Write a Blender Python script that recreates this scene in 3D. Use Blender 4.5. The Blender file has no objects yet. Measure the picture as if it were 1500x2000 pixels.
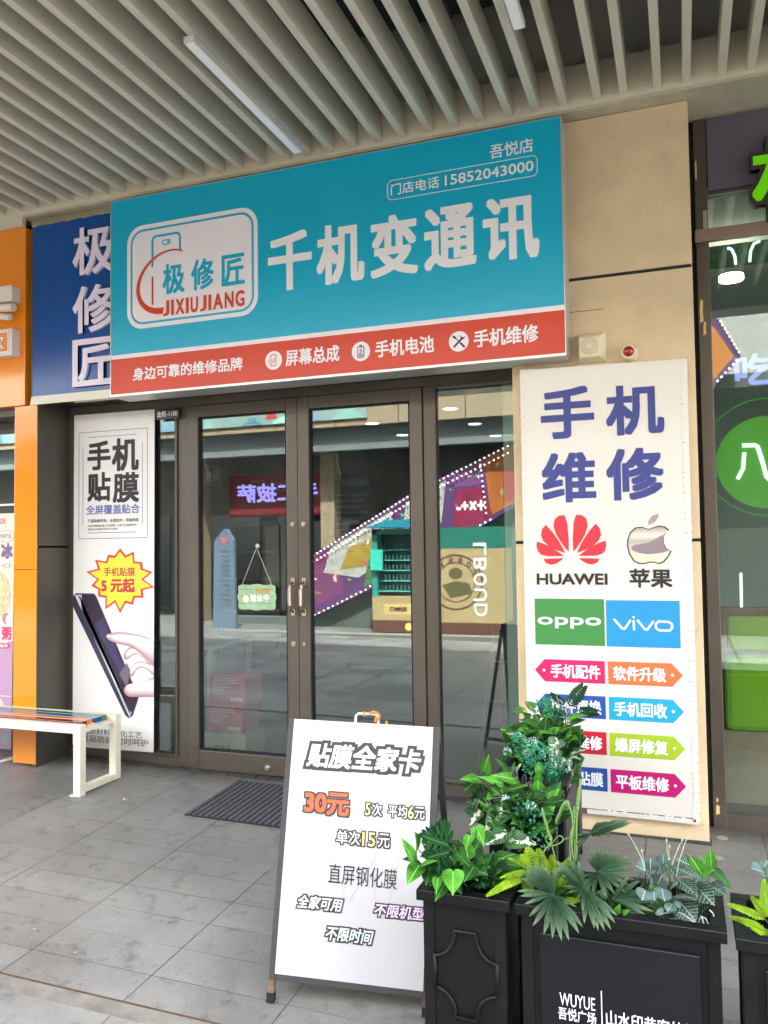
import bpy, bmesh, math, random
from math import sin, cos, pi, radians, sqrt
from mathutils import Vector, Matrix
random.seed(7)
S = bpy.context.scene
COL = S.collection

# ---------------------------------------------------------------- camera, sky, sun, exposure
cam_d = bpy.data.cameras.new("camera"); cam = bpy.data.objects.new("camera", cam_d); COL.objects.link(cam)
cam_d.sensor_fit = 'HORIZONTAL'; cam_d.sensor_width = 36.0; cam_d.lens = 1591.0 / 1500.0 * 36.0
cam_d.clip_end = 500.0; cam_d.clip_start = 0.05
Rw = [[0.9388023001686616, 0.02740871083251035, 0.34336424357892886],
      [0.34418921349847, -0.03538553373968379, -0.938233259543309],
      [-0.013565637078103002, 0.998997811094928, -0.04265380309195965]]
cam.matrix_world = Matrix.Translation((0, -4.6896, 1.45)) @ Matrix(Rw).to_4x4()
S.camera = cam
SUN_EL, SUN_AZ = 64.0, 20.0       # degrees; azimuth clockwise from +Y
w = bpy.data.worlds.new("World"); S.world = w; w.use_nodes = True
nt = w.node_tree; bg = nt.nodes['Background']
sky = nt.nodes.new('ShaderNodeTexSky'); sky.sky_type = 'NISHITA'; sky.sun_disc = False
sky.sun_elevation = radians(SUN_EL); sky.sun_rotation = radians(SUN_AZ); sky.dust_density = 2.5; sky.air_density = 1.0
hs = nt.nodes.new('ShaderNodeHueSaturation'); hs.inputs['Saturation'].default_value = .22   # thin bright haze over the blue
nt.links.new(sky.outputs[0], hs.inputs['Color']); nt.links.new(hs.outputs[0], bg.inputs[0]); bg.inputs[1].default_value = 0.15
sd = bpy.data.lights.new("sun", 'SUN'); sd.energy = 2.0; sd.angle = radians(0.5); sd.color = (1, 0.95, 0.87)
so = bpy.data.objects.new("sun", sd); COL.objects.link(so)
sv = Vector((sin(radians(SUN_AZ)) * cos(radians(SUN_EL)), cos(radians(SUN_AZ)) * cos(radians(SUN_EL)), sin(radians(SUN_EL))))
so.rotation_euler = sv.to_track_quat('Z', 'Y').to_euler(); so.location = (0, 0, 30)
S.view_settings.view_transform = 'Standard'; S.view_settings.look = 'None'
S.view_settings.gamma = 1.0; S.view_settings.use_curve_mapping = False
S.view_settings.exposure = 4.35
S.cycles.use_denoising = True
S.cycles.max_bounces = 10; S.cycles.diffuse_bounces = 5; S.cycles.glossy_bounces = 4
S.cycles.transparent_max_bounces = 12; S.cycles.sample_clamp_indirect = 6.0
S.cycles.caustics_reflective = False; S.cycles.caustics_refractive = False

# ---------------------------------------------------------------- materials
MATS = {}
def srgb(r, g, b):
    f = lambda c: (c / 255.0) / 12.92 if c / 255.0 <= 0.04045 else ((c / 255.0 + 0.055) / 1.055) ** 2.4
    return (f(r), f(g), f(b))
EM = .046
def mat(name, col, rough=0.6, metal=0.0, noise=0.0, nscale=6.0, bump=0.0, bscale=120.0, spec=0.5, emit=0.0, trans=0.0, coat=0.0, rvar=0.0):
    if name in MATS: return MATS[name]
    m = bpy.data.materials.new(name); m.use_nodes = True; MATS[name] = m
    n = m.node_tree.nodes; l = m.node_tree.links; p = n['Principled BSDF']
    p.inputs['Base Color'].default_value = (*col, 1); p.inputs['Roughness'].default_value = rough
    p.inputs['Metallic'].default_value = metal; p.inputs['Specular IOR Level'].default_value = spec
    p.inputs['Coat Weight'].default_value = coat; p.inputs['Coat Roughness'].default_value = 0.08
    tc = n.new('ShaderNodeTexCoord')
    if noise or rvar:
        nz = n.new('ShaderNodeTexNoise'); nz.inputs['Scale'].default_value = nscale; nz.inputs['Detail'].default_value = 6; nz.inputs['Roughness'].default_value = .62
        l.new(tc.outputs['Object'], nz.inputs['Vector'])
    if noise:
        mr = n.new('ShaderNodeMapRange'); mr.inputs[1].default_value = .3; mr.inputs[2].default_value = .7
        mr.inputs[3].default_value = 1 - noise; mr.inputs[4].default_value = 1 + noise * .6
        l.new(nz.outputs['Fac'], mr.inputs[0])
        mx = n.new('ShaderNodeVectorMath'); mx.operation = 'SCALE'; mx.inputs[0].default_value = col
        l.new(mr.outputs[0], mx.inputs['Scale']); l.new(mx.outputs[0], p.inputs['Base Color'])
    if rvar:
        m2 = n.new('ShaderNodeMapRange'); m2.inputs[1].default_value = .3; m2.inputs[2].default_value = .7
        m2.inputs[3].default_value = max(0.02, rough - rvar); m2.inputs[4].default_value = rough + rvar
        l.new(nz.outputs['Fac'], m2.inputs[0]); l.new(m2.outputs[0], p.inputs['Roughness'])
    if bump:
        nb = n.new('ShaderNodeTexNoise'); nb.inputs['Scale'].default_value = bscale; nb.inputs['Detail'].default_value = 4
        l.new(tc.outputs['Object'], nb.inputs['Vector'])
        b = n.new('ShaderNodeBump'); b.inputs['Strength'].default_value = bump; b.inputs['Distance'].default_value = .004
        l.new(nb.outputs['Fac'], b.inputs['Height']); l.new(b.outputs[0], p.inputs['Normal'])
    if emit:
        p.inputs['Emission Color'].default_value = (*col, 1); p.inputs['Emission Strength'].default_value = emit * EM
    return m
def glass_mat(name, tint, fmin, fmax, rough=0.0):
    m = bpy.data.materials.new(name); m.use_nodes = True; n = m.node_tree.nodes; l = m.node_tree.links
    n.remove(n['Principled BSDF']); out = n['Material Output']
    t = n.new('ShaderNodeBsdfTransparent'); t.inputs[0].default_value = (*tint, 1)
    g = n.new('ShaderNodeBsdfGlossy'); g.inputs['Roughness'].default_value = rough; g.inputs[0].default_value = (.95, 1, 1, 1)
    lw = n.new('ShaderNodeLayerWeight'); lw.inputs[0].default_value = .35
    mr = n.new('ShaderNodeMapRange'); mr.inputs[3].default_value = fmin; mr.inputs[4].default_value = fmax
    l.new(lw.outputs['Fresnel'], mr.inputs[0])
    mx = n.new('ShaderNodeMixShader'); l.new(mr.outputs[0], mx.inputs[0]); l.new(t.outputs[0], mx.inputs[1]); l.new(g.outputs[0], mx.inputs[2])
    # faint dust film on the pane
    d = n.new('ShaderNodeBsdfDiffuse'); d.inputs[0].default_value = (.55, .6, .58, 1)
    tc = n.new('ShaderNodeTexCoord'); nz = n.new('ShaderNodeTexNoise'); nz.inputs['Scale'].default_value = 2.2; nz.inputs['Detail'].default_value = 8; nz.inputs['Roughness'].default_value = .7
    l.new(tc.outputs['Object'], nz.inputs['Vector'])
    m2 = n.new('ShaderNodeMapRange'); m2.inputs[1].default_value = .45; m2.inputs[2].default_value = .8; m2.inputs[3].default_value = .004; m2.inputs[4].default_value = .045
    l.new(nz.outputs['Fac'], m2.inputs[0])
    m3 = n.new('ShaderNodeMixShader'); l.new(m2.outputs[0], m3.inputs[0]); l.new(mx.outputs[0], m3.inputs[1]); l.new(d.outputs[0], m3.inputs[2])
    l.new(m3.outputs[0], out.inputs[0]); MATS[name] = m
    return m
def painted_metal(name, z0, z1):
    m = bpy.data.materials.new(name); m.use_nodes = True; MATS[name] = m; n = m.node_tree.nodes; l = m.node_tree.links; p = n['Principled BSDF']; p.inputs['Roughness'].default_value = .35
    tc = n.new('ShaderNodeTexCoord'); sp = n.new('ShaderNodeSeparateXYZ'); l.new(tc.outputs['Object'], sp.inputs[0])
    mr = n.new('ShaderNodeMapRange'); mr.inputs[1].default_value = z0; mr.inputs[2].default_value = z1; l.new(sp.outputs[2], mr.inputs[0])
    cr = n.new('ShaderNodeValToRGB'); l.new(mr.outputs[0], cr.inputs[0]); e = cr.color_ramp.elements; e[0].position = 0; e[0].color = (.62, .58, .40, 1); e[1].position = 1; e[1].color = (.30, .22, .20, 1)
    for q, c_ in ((.25, (.70, .66, .50, 1)), (.60, (.45, .38, .34, 1)), (.75, (.72, .68, .55, 1))): k = e.new(q); k.color = c_
    l.new(cr.outputs[0], p.inputs['Base Color']); return m
def leaf_mat(name, base, vein=None, kind='mid', rough=.42, tip=None):
    """uv.x runs along the leaf, uv.y across it (0.5 = midrib)"""
    m = bpy.data.materials.new(name); m.use_nodes = True; MATS[name] = m
    n = m.node_tree.nodes; l = m.node_tree.links; p = n['Principled BSDF']; p.inputs['Roughness'].default_value = rough; p.inputs['Specular IOR Level'].default_value = .18
    def math_(op, a, b=None, c=None):
        q = n.new('ShaderNodeMath'); q.operation = op
        for i, v in enumerate((a, b, c)):
            if v is None: continue
            if isinstance(v, (int, float)): q.inputs[i].default_value = v
            else: l.new(v, q.inputs[i])
        return q.outputs[0]
    uv = n.new('ShaderNodeUVMap'); sp = n.new('ShaderNodeSeparateXYZ'); l.new(uv.outputs[0], sp.inputs[0])
    U, V = sp.outputs[0], sp.outputs[1]
    av = math_('ABSOLUTE', math_('SUBTRACT', V, .5))       # 0..0.5
    rib = math_('LESS_THAN', av, .022)
    side = math_('FRACT', math_('SUBTRACT', math_('MULTIPLY', U, 7.0), math_('MULTIPLY', av, 5.0)))
    sv_ = math_('MULTIPLY', math_('LESS_THAN', side, .16), math_('LESS_THAN', av, .42))
    tc = n.new('ShaderNodeTexCoord'); nz = n.new('ShaderNodeTexNoise'); nz.inputs['Scale'].default_value = 60; nz.inputs['Detail'].default_value = 5
    l.new(tc.outputs['Object'], nz.inputs['Vector'])
    nl = n.new('ShaderNodeTexNoise'); nl.inputs['Scale'].default_value = 16; nl.inputs['Detail'].default_value = 4; l.new(tc.outputs['Object'], nl.inputs['Vector'])
    vary = n.new('ShaderNodeMapRange'); vary.inputs[1].default_value = .3; vary.inputs[2].default_value = .7; vary.inputs[3].default_value = .45; vary.inputs[4].default_value = 1.45
    l.new(nl.outputs['Fac'], vary.inputs[0])
    bs = n.new('ShaderNodeVectorMath'); bs.operation = 'SCALE'; bs.inputs[0].default_value = tuple(c * .55 for c in base); l.new(vary.outputs[0], bs.inputs['Scale'])
    col = bs.outputs[0]
    vein = vein or tuple(min(1, c * 1.7 + .01) for c in base)
    def mix(fac, a, bcol):
        q = n.new('ShaderNodeMix'); q.data_type = 'RGBA'; l.new(fac, q.inputs[0]); l.new(a, q.inputs[6])
        if isinstance(bcol, tuple): q.inputs[7].default_value = (*bcol, 1)
        else: l.new(bcol, q.inputs[7])
        return q.outputs[2]
    if kind == 'mid':
        col = mix(math_('MAXIMUM', rib, math_('MULTIPLY', sv_, .22)), col, vein)
    elif kind == 'net':
        vo = n.new('ShaderNodeTexVoronoi'); vo.feature = 'DISTANCE_TO_EDGE'; vo.inputs['Scale'].default_value = 14
        mp = n.new('ShaderNodeMapping'); mp.inputs['Scale'].default_value = (1.0, .75, 1); l.new(uv.outputs[0], mp.inputs[0]); l.new(mp.outputs[0], vo.inputs['Vector'])
        e = math_('LESS_THAN', vo.outputs['Distance'], .028)
        col = mix(math_('MAXIMUM', math_('MAXIMUM', rib, sv_), math_('MULTIPLY', e, .75)), col, vein)
    elif kind == 'blotch':
        c_ = math_('SUBTRACT', .34, av)
        s_ = math_('GREATER_THAN', math_('ADD', math_('MULTIPLY', nz.outputs['Fac'], 1.0), math_('MULTIPLY', c_, .9)), .74)
        col = mix(math_('MAXIMUM', math_('MAXIMUM', rib, math_('MULTIPLY', sv_, .25)), s_), col, vein)
    elif kind == 'stripe':
        a1 = math_('MULTIPLY', math_('GREATER_THAN', av, .10), math_('LESS_THAN', av, .32))
        col = mix(a1, col, vein)
    elif kind == 'tip':
        g_ = math_('MULTIPLY', math_('POWER', U, 3.0), nz.outputs['Fac'])
        col = mix(math_('MULTIPLY', g_, 1.1), col, tip)
        st_ = math_('LESS_THAN', math_('FRACT', math_('MULTIPLY', V, 5.0)), .12)
        col = mix(math_('MULTIPLY', st_, .25), col, tip)
    l.new(col, p.inputs['Base Color'])
    tr = n.new('ShaderNodeBsdfTranslucent'); l.new(col, tr.inputs[0]); mx = n.new('ShaderNodeMixShader'); mx.inputs[0].default_value = .18
    l.new(p.outputs[0], mx.inputs[1]); l.new(tr.outputs[0], mx.inputs[2]); l.new(mx.outputs[0], n['Material Output'].inputs[0])
    b = n.new('ShaderNodeBump'); b.inputs['Strength'].default_value = .8; b.inputs['Distance'].default_value = .004
    l.new(math_('MAXIMUM', rib, sv_), b.inputs['Height']); l.new(b.outputs[0], p.inputs['Normal'])
    return m

# ---------------------------------------------------------------- object helpers
def meta(o, label=None, cat=None, group=None, kind=None):
    for k, v in (('label', label), ('category', cat), ('group', group), ('kind', kind)):
        if v: o[k] = v
    return o
def thing(name, label, cat, loc=(0, 0, 0), group=None, rotz=0.0):
    o = bpy.data.objects.new(name, None); COL.objects.link(o); o.location = loc; o.rotation_euler = (0, 0, rotz)
    o.empty_display_size = .1
    return meta(o, label, cat, group)
ORG = {}
def place(o, parent):
    if parent is not None:
        o.parent = parent
def org(parent):
    v = Vector((0, 0, 0)); p = parent
    while p is not None:
        v = v + Vector(p.location); p = p.parent
    return v
class MB:
    """collects shapes in world coordinates (or local ones when made with local=True)"""
    def __init__(s): s.v = []; s.f = []; s.uv = []; s.mi = []; s.cur = 0
    def add(s, vs, fs, uvs=None):
        b = len(s.v); s.v += [tuple(v) for v in vs]
        for i, f in enumerate(fs):
            s.f.append(tuple(b + k for k in f)); s.mi.append(s.cur)
            s.uv.append([uvs[k] for k in f] if uvs else None)
        return s
    def box(s, x0, y0, z0, x1, y1, z1, M=None):
        vs = [(x0, y0, z0), (x1, y0, z0), (x1, y1, z0), (x0, y1, z0), (x0, y0, z1), (x1, y0, z1), (x1, y1, z1), (x0, y1, z1)]
        if M: vs = [tuple(M @ Vector(v)) for v in vs]
        return s.add(vs, [(3, 2, 1, 0), (4, 5, 6, 7), (0, 1, 5, 4), (1, 2, 6, 5), (2, 3, 7, 6), (3, 0, 4, 7)])
    def bar(s, a, b, wx, wz, up=(0, 0, 1)):
        a = Vector(a); b = Vector(b); d = (b - a); L = d.length; d.normalize(); u = Vector(up)
        sd_ = d.cross(u)
        if sd_.length < 1e-4: sd_ = d.cross(Vector((1, 0, 0)))
        sd_.normalize(); u = sd_.cross(d).normalized()
        vs = []
        for p in (a, b):
            for i, j in ((-1, -1), (1, -1), (1, 1), (-1, 1)): vs.append(p + sd_ * (i * wx / 2) + u * (j * wz / 2))
        return s.add(vs, [(3, 2, 1, 0), (4, 5, 6, 7), (0, 1, 5, 4), (1, 2, 6, 5), (2, 3, 7, 6), (3, 0, 4, 7)])
    def tube(s, pts, r, n=8, cap=True, r1=None):
        pts = [Vector(p) for p in pts]; rings = []; N = len(pts); prev = None
        for i, p in enumerate(pts):
            d = (pts[min(i + 1, N - 1)] - pts[max(i - 1, 0)]).normalized()
            if prev is None:
                u = d.cross(Vector((0, 0, 1)))
                if u.length < 1e-3: u = d.cross(Vector((1, 0, 0)))
                u.normalize()
            else:
                u = (prev - d * prev.dot(d)).normalized()
            prev = u; v_ = d.cross(u)
            rr = r if r1 is None else r + (r1 - r) * i / (N - 1)
            rings.append([p + (u * cos(2 * pi * k / n) + v_ * sin(2 * pi * k / n)) * rr for k in range(n)])
        vs = [q for rg in rings for q in rg]; fs = []
        for i in range(N - 1):
            for k in range(n):
                fs.append((i * n + k, i * n + (k + 1) % n, (i + 1) * n + (k + 1) % n, (i + 1) * n + k))
        if cap: fs += [tuple(range(n))[::-1], tuple((N - 1) * n + k for k in range(n))]
        return s.add(vs, fs)
    def disc(s, c, ax, r, h, n=20, r2=None):
        c = Vector(c); ax = Vector(ax).normalized()
        return s.tube([c, c + ax * h], r, n, True, r2)
    def sphere(s, c, r, n=10, m=6, sc=(1, 1, 1), half=False):
        c = Vector(c); vs = []; fs = []
        for i in range(m + 1):
            th = pi * i / m * (.5 if half else 1)
            for k in range(n):
                ph = 2 * pi * k / n
                vs.append((c.x + r * sc[0] * sin(th) * cos(ph), c.y + r * sc[1] * sin(th) * sin(ph), c.z + r * sc[2] * cos(th)))
        for i in range(m):
            for k in range(n): fs.append((i * n + k, (i + 1) * n + k, (i + 1) * n + (k + 1) % n, i * n + (k + 1) % n))
        return s.add(vs, fs)
    def prism(s, pts, y0, y1):
        """polygon of (x,z) extruded from y0 to y1 (y0 nearer the viewer)"""
        n = len(pts); vs = [(x, y0, z) for x, z in pts] + [(x, y1, z) for x, z in pts]
        fs = [tuple(range(n)), tuple(range(n, 2 * n))[::-1]] + [(i, i + n, (i + 1) % n + n, (i + 1) % n) for i in range(n)]
        return s.add(vs, fs)
    def build(s, name, mats, parent=None, bevel=0.0, smooth=False, label=None, local=False):
        me = bpy.data.meshes.new(name)
        o_ = Vector((0, 0, 0)) if local else org(parent)
        me.from_pydata([(v[0] - o_.x, v[1] - o_.y, v[2] - o_.z) for v in s.v], [], s.f)
        if not isinstance(mats, (list, tuple)): mats = [mats]
        for m in mats: me.materials.append(m)
        if any(u for u in s.uv):
            ul = me.uv_layers.new(name='UVMap')
            for p, u in zip(me.polygons, s.uv):
                for k, li in enumerate(p.loop_indices):
                    ul.data[li].uv = u[k] if u else (0, 0)
        for p, i in zip(me.polygons, s.mi):
            p.material_index = i; p.use_smooth = smooth
        me.update()
        ob = bpy.data.objects.new(name, me); COL.objects.link(ob)
        if parent is not None: ob.parent = parent
        if not s.uv or not any(u for u in s.uv):
            bm = bmesh.new(); bm.from_mesh(me); bmesh.ops.recalc_face_normals(bm, faces=bm.faces); bm.to_mesh(me); bm.free()
        if bevel:
            b = ob.modifiers.new('bevel', 'BEVEL'); b.width = bevel; b.segments = 2; b.limit_method = 'ANGLE'; b.angle_limit = radians(40)
        if label: ob['label'] = label
        return ob

# ---------------------------------------------------------------- printed graphics (flat vinyl on real surfaces)
def plane(y):          return lambda x, z, o: (x, y - o, z)          # a surface facing -y
def plane_opp(y):      return lambda x, z, o: (-x, y + o, z)         # a surface facing +y, x read from the far side
_tc = {}
def text_mesh(s, extrude=0.0, off=0.0):
    k = (s, extrude, off)
    if k in _tc: return _tc[k]
    c = bpy.data.curves.new('t', 'FONT'); c.body = s; c.size = 1.0; c.resolution_u = 3; c.extrude = extrude; c.offset = off
    o = bpy.data.objects.new('t', c); COL.objects.link(o)
    dg = bpy.context.evaluated_depsgraph_get(); me = o.evaluated_get(dg).to_mesh()
    v = [tuple(q.co) for q in me.vertices]; f = [tuple(p.vertices) for p in me.polygons]
    o.evaluated_get(dg).to_mesh_clear(); bpy.data.objects.remove(o); bpy.data.curves.remove(c)
    _tc[k] = (v, f); return _tc[k]
def tx(parent, s, box, m, M, layer=1, bold=0.0, depth=0.0, shear=0.0, rot=0, name='lettering', pad=0.0, spacing=None):
    """ink of the text fitted to box=(x0,x1,z0,z1); bold = stroke growth as a share of the height"""
    v, f = text_mesh(s, depth and 0.5, 0.0 if not depth else 0.012)
    xs = [q[0] for q in v]; ys = [q[1] for q in v]; x0, x1, y0, y1 = min(xs), max(xs), min(ys), max(ys)
    X0, X1, Z0, Z1 = box; mb = MB()
    g = bold * (Z1 - Z0)
    ks = max(1, math.ceil(bold / .045))
    stamps = [(0, 0)] if not bold else [(g * a_ / ks, g * b_ / ks) for a_ in range(-ks, ks + 1) for b_ in range(-ks, ks + 1)]
    X0 += g; X1 -= g; Z0 += g; Z1 -= g
    for i, (dx, dz) in enumerate(stamps):
        vs = []
        for q in v:
            a = (q[0] - x0) / (x1 - x0); b = (q[1] - y0) / (y1 - y0)
            if rot == 90: a, b = b, 1 - a
            if rot == -90: a, b = 1 - b, a
            o_ = layer * .0007 + .001 + i * (.0003 / len(stamps))
            if depth: o_ = (q[2] + .5) * depth + i * .00004
            vs.append(M(X0 + a * (X1 - X0) + dx + shear * (b - .5) * (Z1 - Z0), Z0 + b * (Z1 - Z0) + dz, o_))
        mb.add(vs, f)
    return mb.build(name, m, parent)
def pg(parent, name, pts, m, M, layer=1):
    return MB().add([M(x, z, .001 + layer * .0007) for x, z in pts], [tuple(range(len(pts)))]).build(name, m, parent)
def rect(parent, name, x0, x1, z0, z1, m, M, layer=1):
    return pg(parent, name, [(x0, z0), (x1, z0), (x1, z1), (x0, z1)], m, M, layer)
def rr(x0, x1, z0, z1, r, n=6):
    o = []
    for cx_, cz_, a0 in ((x1 - r, z0 + r, -90), (x1 - r, z1 - r, 0), (x0 + r, z1 - r, 90), (x0 + r, z0 + r, 180)):
        for k in range(n + 1):
            a = radians(a0 + 90 * k / n); o.append((cx_ + r * cos(a), cz_ + r * sin(a)))
    return o
def ring(parent, name, outer, inner, m, M, layer=1):
    n = len(outer); vs = [M(x, z, .001 + layer * .0007) for x, z in outer + inner]
    return MB().add(vs, [(i, (i + 1) % n, (i + 1) % n + n, i + n) for i in range(n)]).build(name, m, parent)
def circ(cx_, cz_, r, n=28, rz=None):
    rz = rz or r
    return [(cx_ + r * cos(2 * pi * k / n), cz_ + rz * sin(2 * pi * k / n)) for k in range(n)]
def strokes(parent, name, lines, wd, m, M, layer=1):
    mb = MB(); k = 0
    for pts in lines:
        for (a, b), (c, d) in zip(pts, pts[1:]):
            L = math.hypot(c - a, d - b) or 1e-6; nx, nz = -(d - b) / L * wd / 2, (c - a) / L * wd / 2
            o_ = .001 + layer * .0007 + k * .00002; k += 1
            mb.add([M(a - nx, b - nz, o_), M(c - nx, d - nz, o_), M(c + nx, d + nz, o_), M(a + nx, b + nz, o_)], [(0, 1, 2, 3)])
        for (a, b) in pts:
            o_ = .001 + layer * .0007 + k * .00002; k += 1
            mb.add([M(x, z, o_) for x, z in circ(a, b, wd / 2, 10)], [tuple(range(10))])
    return mb.build(name, m, parent)

# shared materials
white_print = mat('white_print', (.80, .80, .81), .45)
sign_white = mat('sign_white', srgb(232, 228, 232), .4, noise=.03, nscale=3)
teal = mat('teal_vinyl', srgb(0, 168, 202), .30, noise=.04, nscale=1.2, rvar=.03, bump=.05, bscale=2.5)
vermilion = mat('vermilion_vinyl', srgb(204, 58, 28), .38, noise=.05, nscale=2, rvar=.03, bump=.05, bscale=2.5)
navy_ink = mat('navy_ink', srgb(52, 62, 130), .5)
dark_ink = mat('dark_ink', srgb(36, 30, 32), .5)
brown_ink = mat('brown_ink', srgb(58, 50, 49), .5)
blue_ink = mat('blue_ink', srgb(92, 110, 170), .5)
bronze = mat('bronze_frame', (.105, .088, .068), .42, metal=.35, noise=.14, nscale=3, rvar=.1)
bronze_dark = mat('bronze_cladding', (.075, .068, .056), .45, metal=.3, noise=.12, nscale=2.5)
black = mat('black_paint', (.0035, .004, .0048), .48, noise=.3, nscale=7, rvar=.12, bump=.1, spec=.25)
void = mat('void_black', (.008, .008, .008), .9)
chrome = mat('chrome', (.52, .42, .34), .25, metal=1)
alu = mat('aluminium_trim', (.62, .62, .6), .35, metal=.6)
cream_paint = mat('cream_enamel', srgb(226, 220, 198), .45, noise=.06, nscale=14, rvar=.1)

# ================================================================ GROUND
def gz(x, y):
    yy = max(y, -3.0)
    return 0.05 * yy - 0.015 * (x + 3.12) + 0.004 * min(0, y + 3.0)
def pave_mat(name='granite_paving', tw=.558, th=.193, jw=1.0, base=(.225, .216, .200)):
    m = bpy.data.materials.new(name); m.use_nodes = True; n = m.node_tree.nodes; l = m.node_tree.links; p = n['Principled BSDF']
    def mt(op, a, b=None):
        q = n.new('ShaderNodeMath'); q.operation = op
        for i, v in enumerate((a, b)):
            if v is None: continue
            if isinstance(v, (int, float)): q.inputs[i].default_value = v
            else: l.new(v, q.inputs[i])
        return q.outputs[0]
    tc = n.new('ShaderNodeTexCoord'); sp = n.new('ShaderNodeSeparateXYZ'); l.new(tc.outputs['Object'], sp.inputs[0])
    tx_ = mt('DIVIDE', mt('ADD', sp.outputs[0], 3.006 + 100 * tw), tw); ty_ = mt('DIVIDE', mt('ADD', sp.outputs[1], 1.71 + 300 * th), th)
    fx, fy = mt('FRACT', tx_), mt('FRACT', ty_); ix, iy = mt('FLOOR', tx_), mt('FLOOR', ty_)
    dx = mt('MULTIPLY', mt('MINIMUM', fx, mt('SUBTRACT', 1.0, fx)), tw); dy = mt('MULTIPLY', mt('MINIMUM', fy, mt('SUBTRACT', 1.0, fy)), th)
    cb = n.new('ShaderNodeCombineXYZ'); l.new(ix, cb.inputs[0]); l.new(iy, cb.inputs[1])
    wn = n.new('ShaderNodeTexWhiteNoise'); wn.noise_dimensions = '2D'; l.new(cb.outputs[0], wn.inputs['Vector'])
    def noise(sc, det=5, ro=.6):
        q = n.new('ShaderNodeTexNoise'); q.inputs['Scale'].default_value = sc; q.inputs['Detail'].default_value = det; q.inputs['Roughness'].default_value = ro
        l.new(tc.outputs['Object'], q.inputs['Vector']); return q.outputs['Fac']
    def mr(v, a, b, c, d):
        q = n.new('ShaderNodeMapRange'); l.new(v, q.inputs[0])
        for i, k in enumerate((a, b, c, d)): q.inputs[i + 1].default_value = k
        return q.outputs[0]
    nj = noise(3.1); ng = noise(190, 3); ns = noise(1.4, 8, .7); nd = noise(11, 5, .65); nf = noise(34, 3)
    wx = mr(nj, .35, .62, .0012 * jw, .0036 * jw); wy = mr(mt('ADD', nj, mt('MULTIPLY', wn.outputs['Value'], .12)), .45, .68, .0003 * jw, .0021 * jw)
    jx = mt('LESS_THAN', dx, wx); jy = mt('LESS_THAN', dy, wy); j = mt('MAXIMUM', jx, jy)
    val = mt('MULTIPLY', mr(wn.outputs['Value'], 0, 1, .92, 1.07), mr(ns, .32, .68, .62, 1.18))
    val = mt('MULTIPLY', val, mr(ng, .35, .65, .84, 1.13)); val = mt('MULTIPLY', val, mr(nd, .55, .68, 1.0, .68)); val = mt('MULTIPLY', val, mr(nf, .66, .74, 1.0, .60))
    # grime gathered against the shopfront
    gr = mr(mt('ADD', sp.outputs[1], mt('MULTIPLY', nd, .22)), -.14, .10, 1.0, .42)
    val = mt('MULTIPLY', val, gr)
    v = n.new('ShaderNodeVectorMath'); v.operation = 'SCALE'; v.inputs[0].default_value = base; l.new(val, v.inputs['Scale'])
    mx = n.new('ShaderNodeMix'); mx.data_type = 'RGBA'; l.new(mt('MULTIPLY', j, .85), mx.inputs[0]); l.new(v.outputs[0], mx.inputs[6]); mx.inputs[7].default_value = (.035, .03, .028, 1)
    l.new(mx.outputs[2], p.inputs['Base Color']); l.new(mr(ns, .3, .7, .38, .62), p.inputs['Roughness'])
    b = n.new('ShaderNodeBump'); b.inputs['Strength'].default_value = .35; b.inputs['Distance'].default_value = .003
    l.new(mt('SUBTRACT', mt('MULTIPLY', ng, .25), j), b.inputs['Height']); l.new(b.outputs[0], p.inputs['Normal'])
    return m
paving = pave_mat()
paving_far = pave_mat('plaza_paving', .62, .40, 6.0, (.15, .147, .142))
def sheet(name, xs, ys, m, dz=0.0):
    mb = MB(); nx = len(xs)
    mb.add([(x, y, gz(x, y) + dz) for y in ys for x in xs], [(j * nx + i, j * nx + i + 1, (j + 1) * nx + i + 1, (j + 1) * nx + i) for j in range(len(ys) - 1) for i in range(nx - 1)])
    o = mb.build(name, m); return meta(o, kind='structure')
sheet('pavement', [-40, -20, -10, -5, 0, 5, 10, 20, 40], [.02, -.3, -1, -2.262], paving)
sheet('plaza', [-40, -20, -10, -5, 0, 5, 10, 20, 40], [-2.325, -2.7, -3, -3.4], paving, -.012)
sheet('plaza', [-40, -20, -10, -5, 0, 5, 10, 20, 40], [-3.4, -4, -6, -8, -11, -16, -30], paving_far, -.012)
# metal and stone trim strip along the pavement edge
trim_m = mat('worn_trim', (.21, .195, .17), .6, noise=.35, nscale=9, bump=.3)
rust = mat('rusty_edge', (.10, .055, .03), .8, noise=.6, nscale=16, bump=.5)
t = thing('floor_trim', 'worn metal edge strip with a rusty lip across the paving', 'floor trim', (0, 0, 0))
def strip(name, y0, y1, dz, m):
    mb = MB(); P8 = []
    for x in [-12 + .5 * k for k in range(49)]:
        P8 += [(x, y0, gz(x, y0) - .03), (x, y0, gz(x, y0) + dz), (x, y1, gz(x, y1) + dz), (x, y1, gz(x, y1) - .03)]
    fs = []
    for i in range(48):
        for k in range(3): fs.append((i * 4 + k, i * 4 + k + 1, i * 4 + 4 + k + 1, i * 4 + 4 + k))
    mb.add(P8, fs); mb.build(name, m, t)
strip('rusty_lip', -2.278, -2.262, .003, rust); strip('edge_profile', -2.325, -2.278, .007, trim_m)

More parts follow.
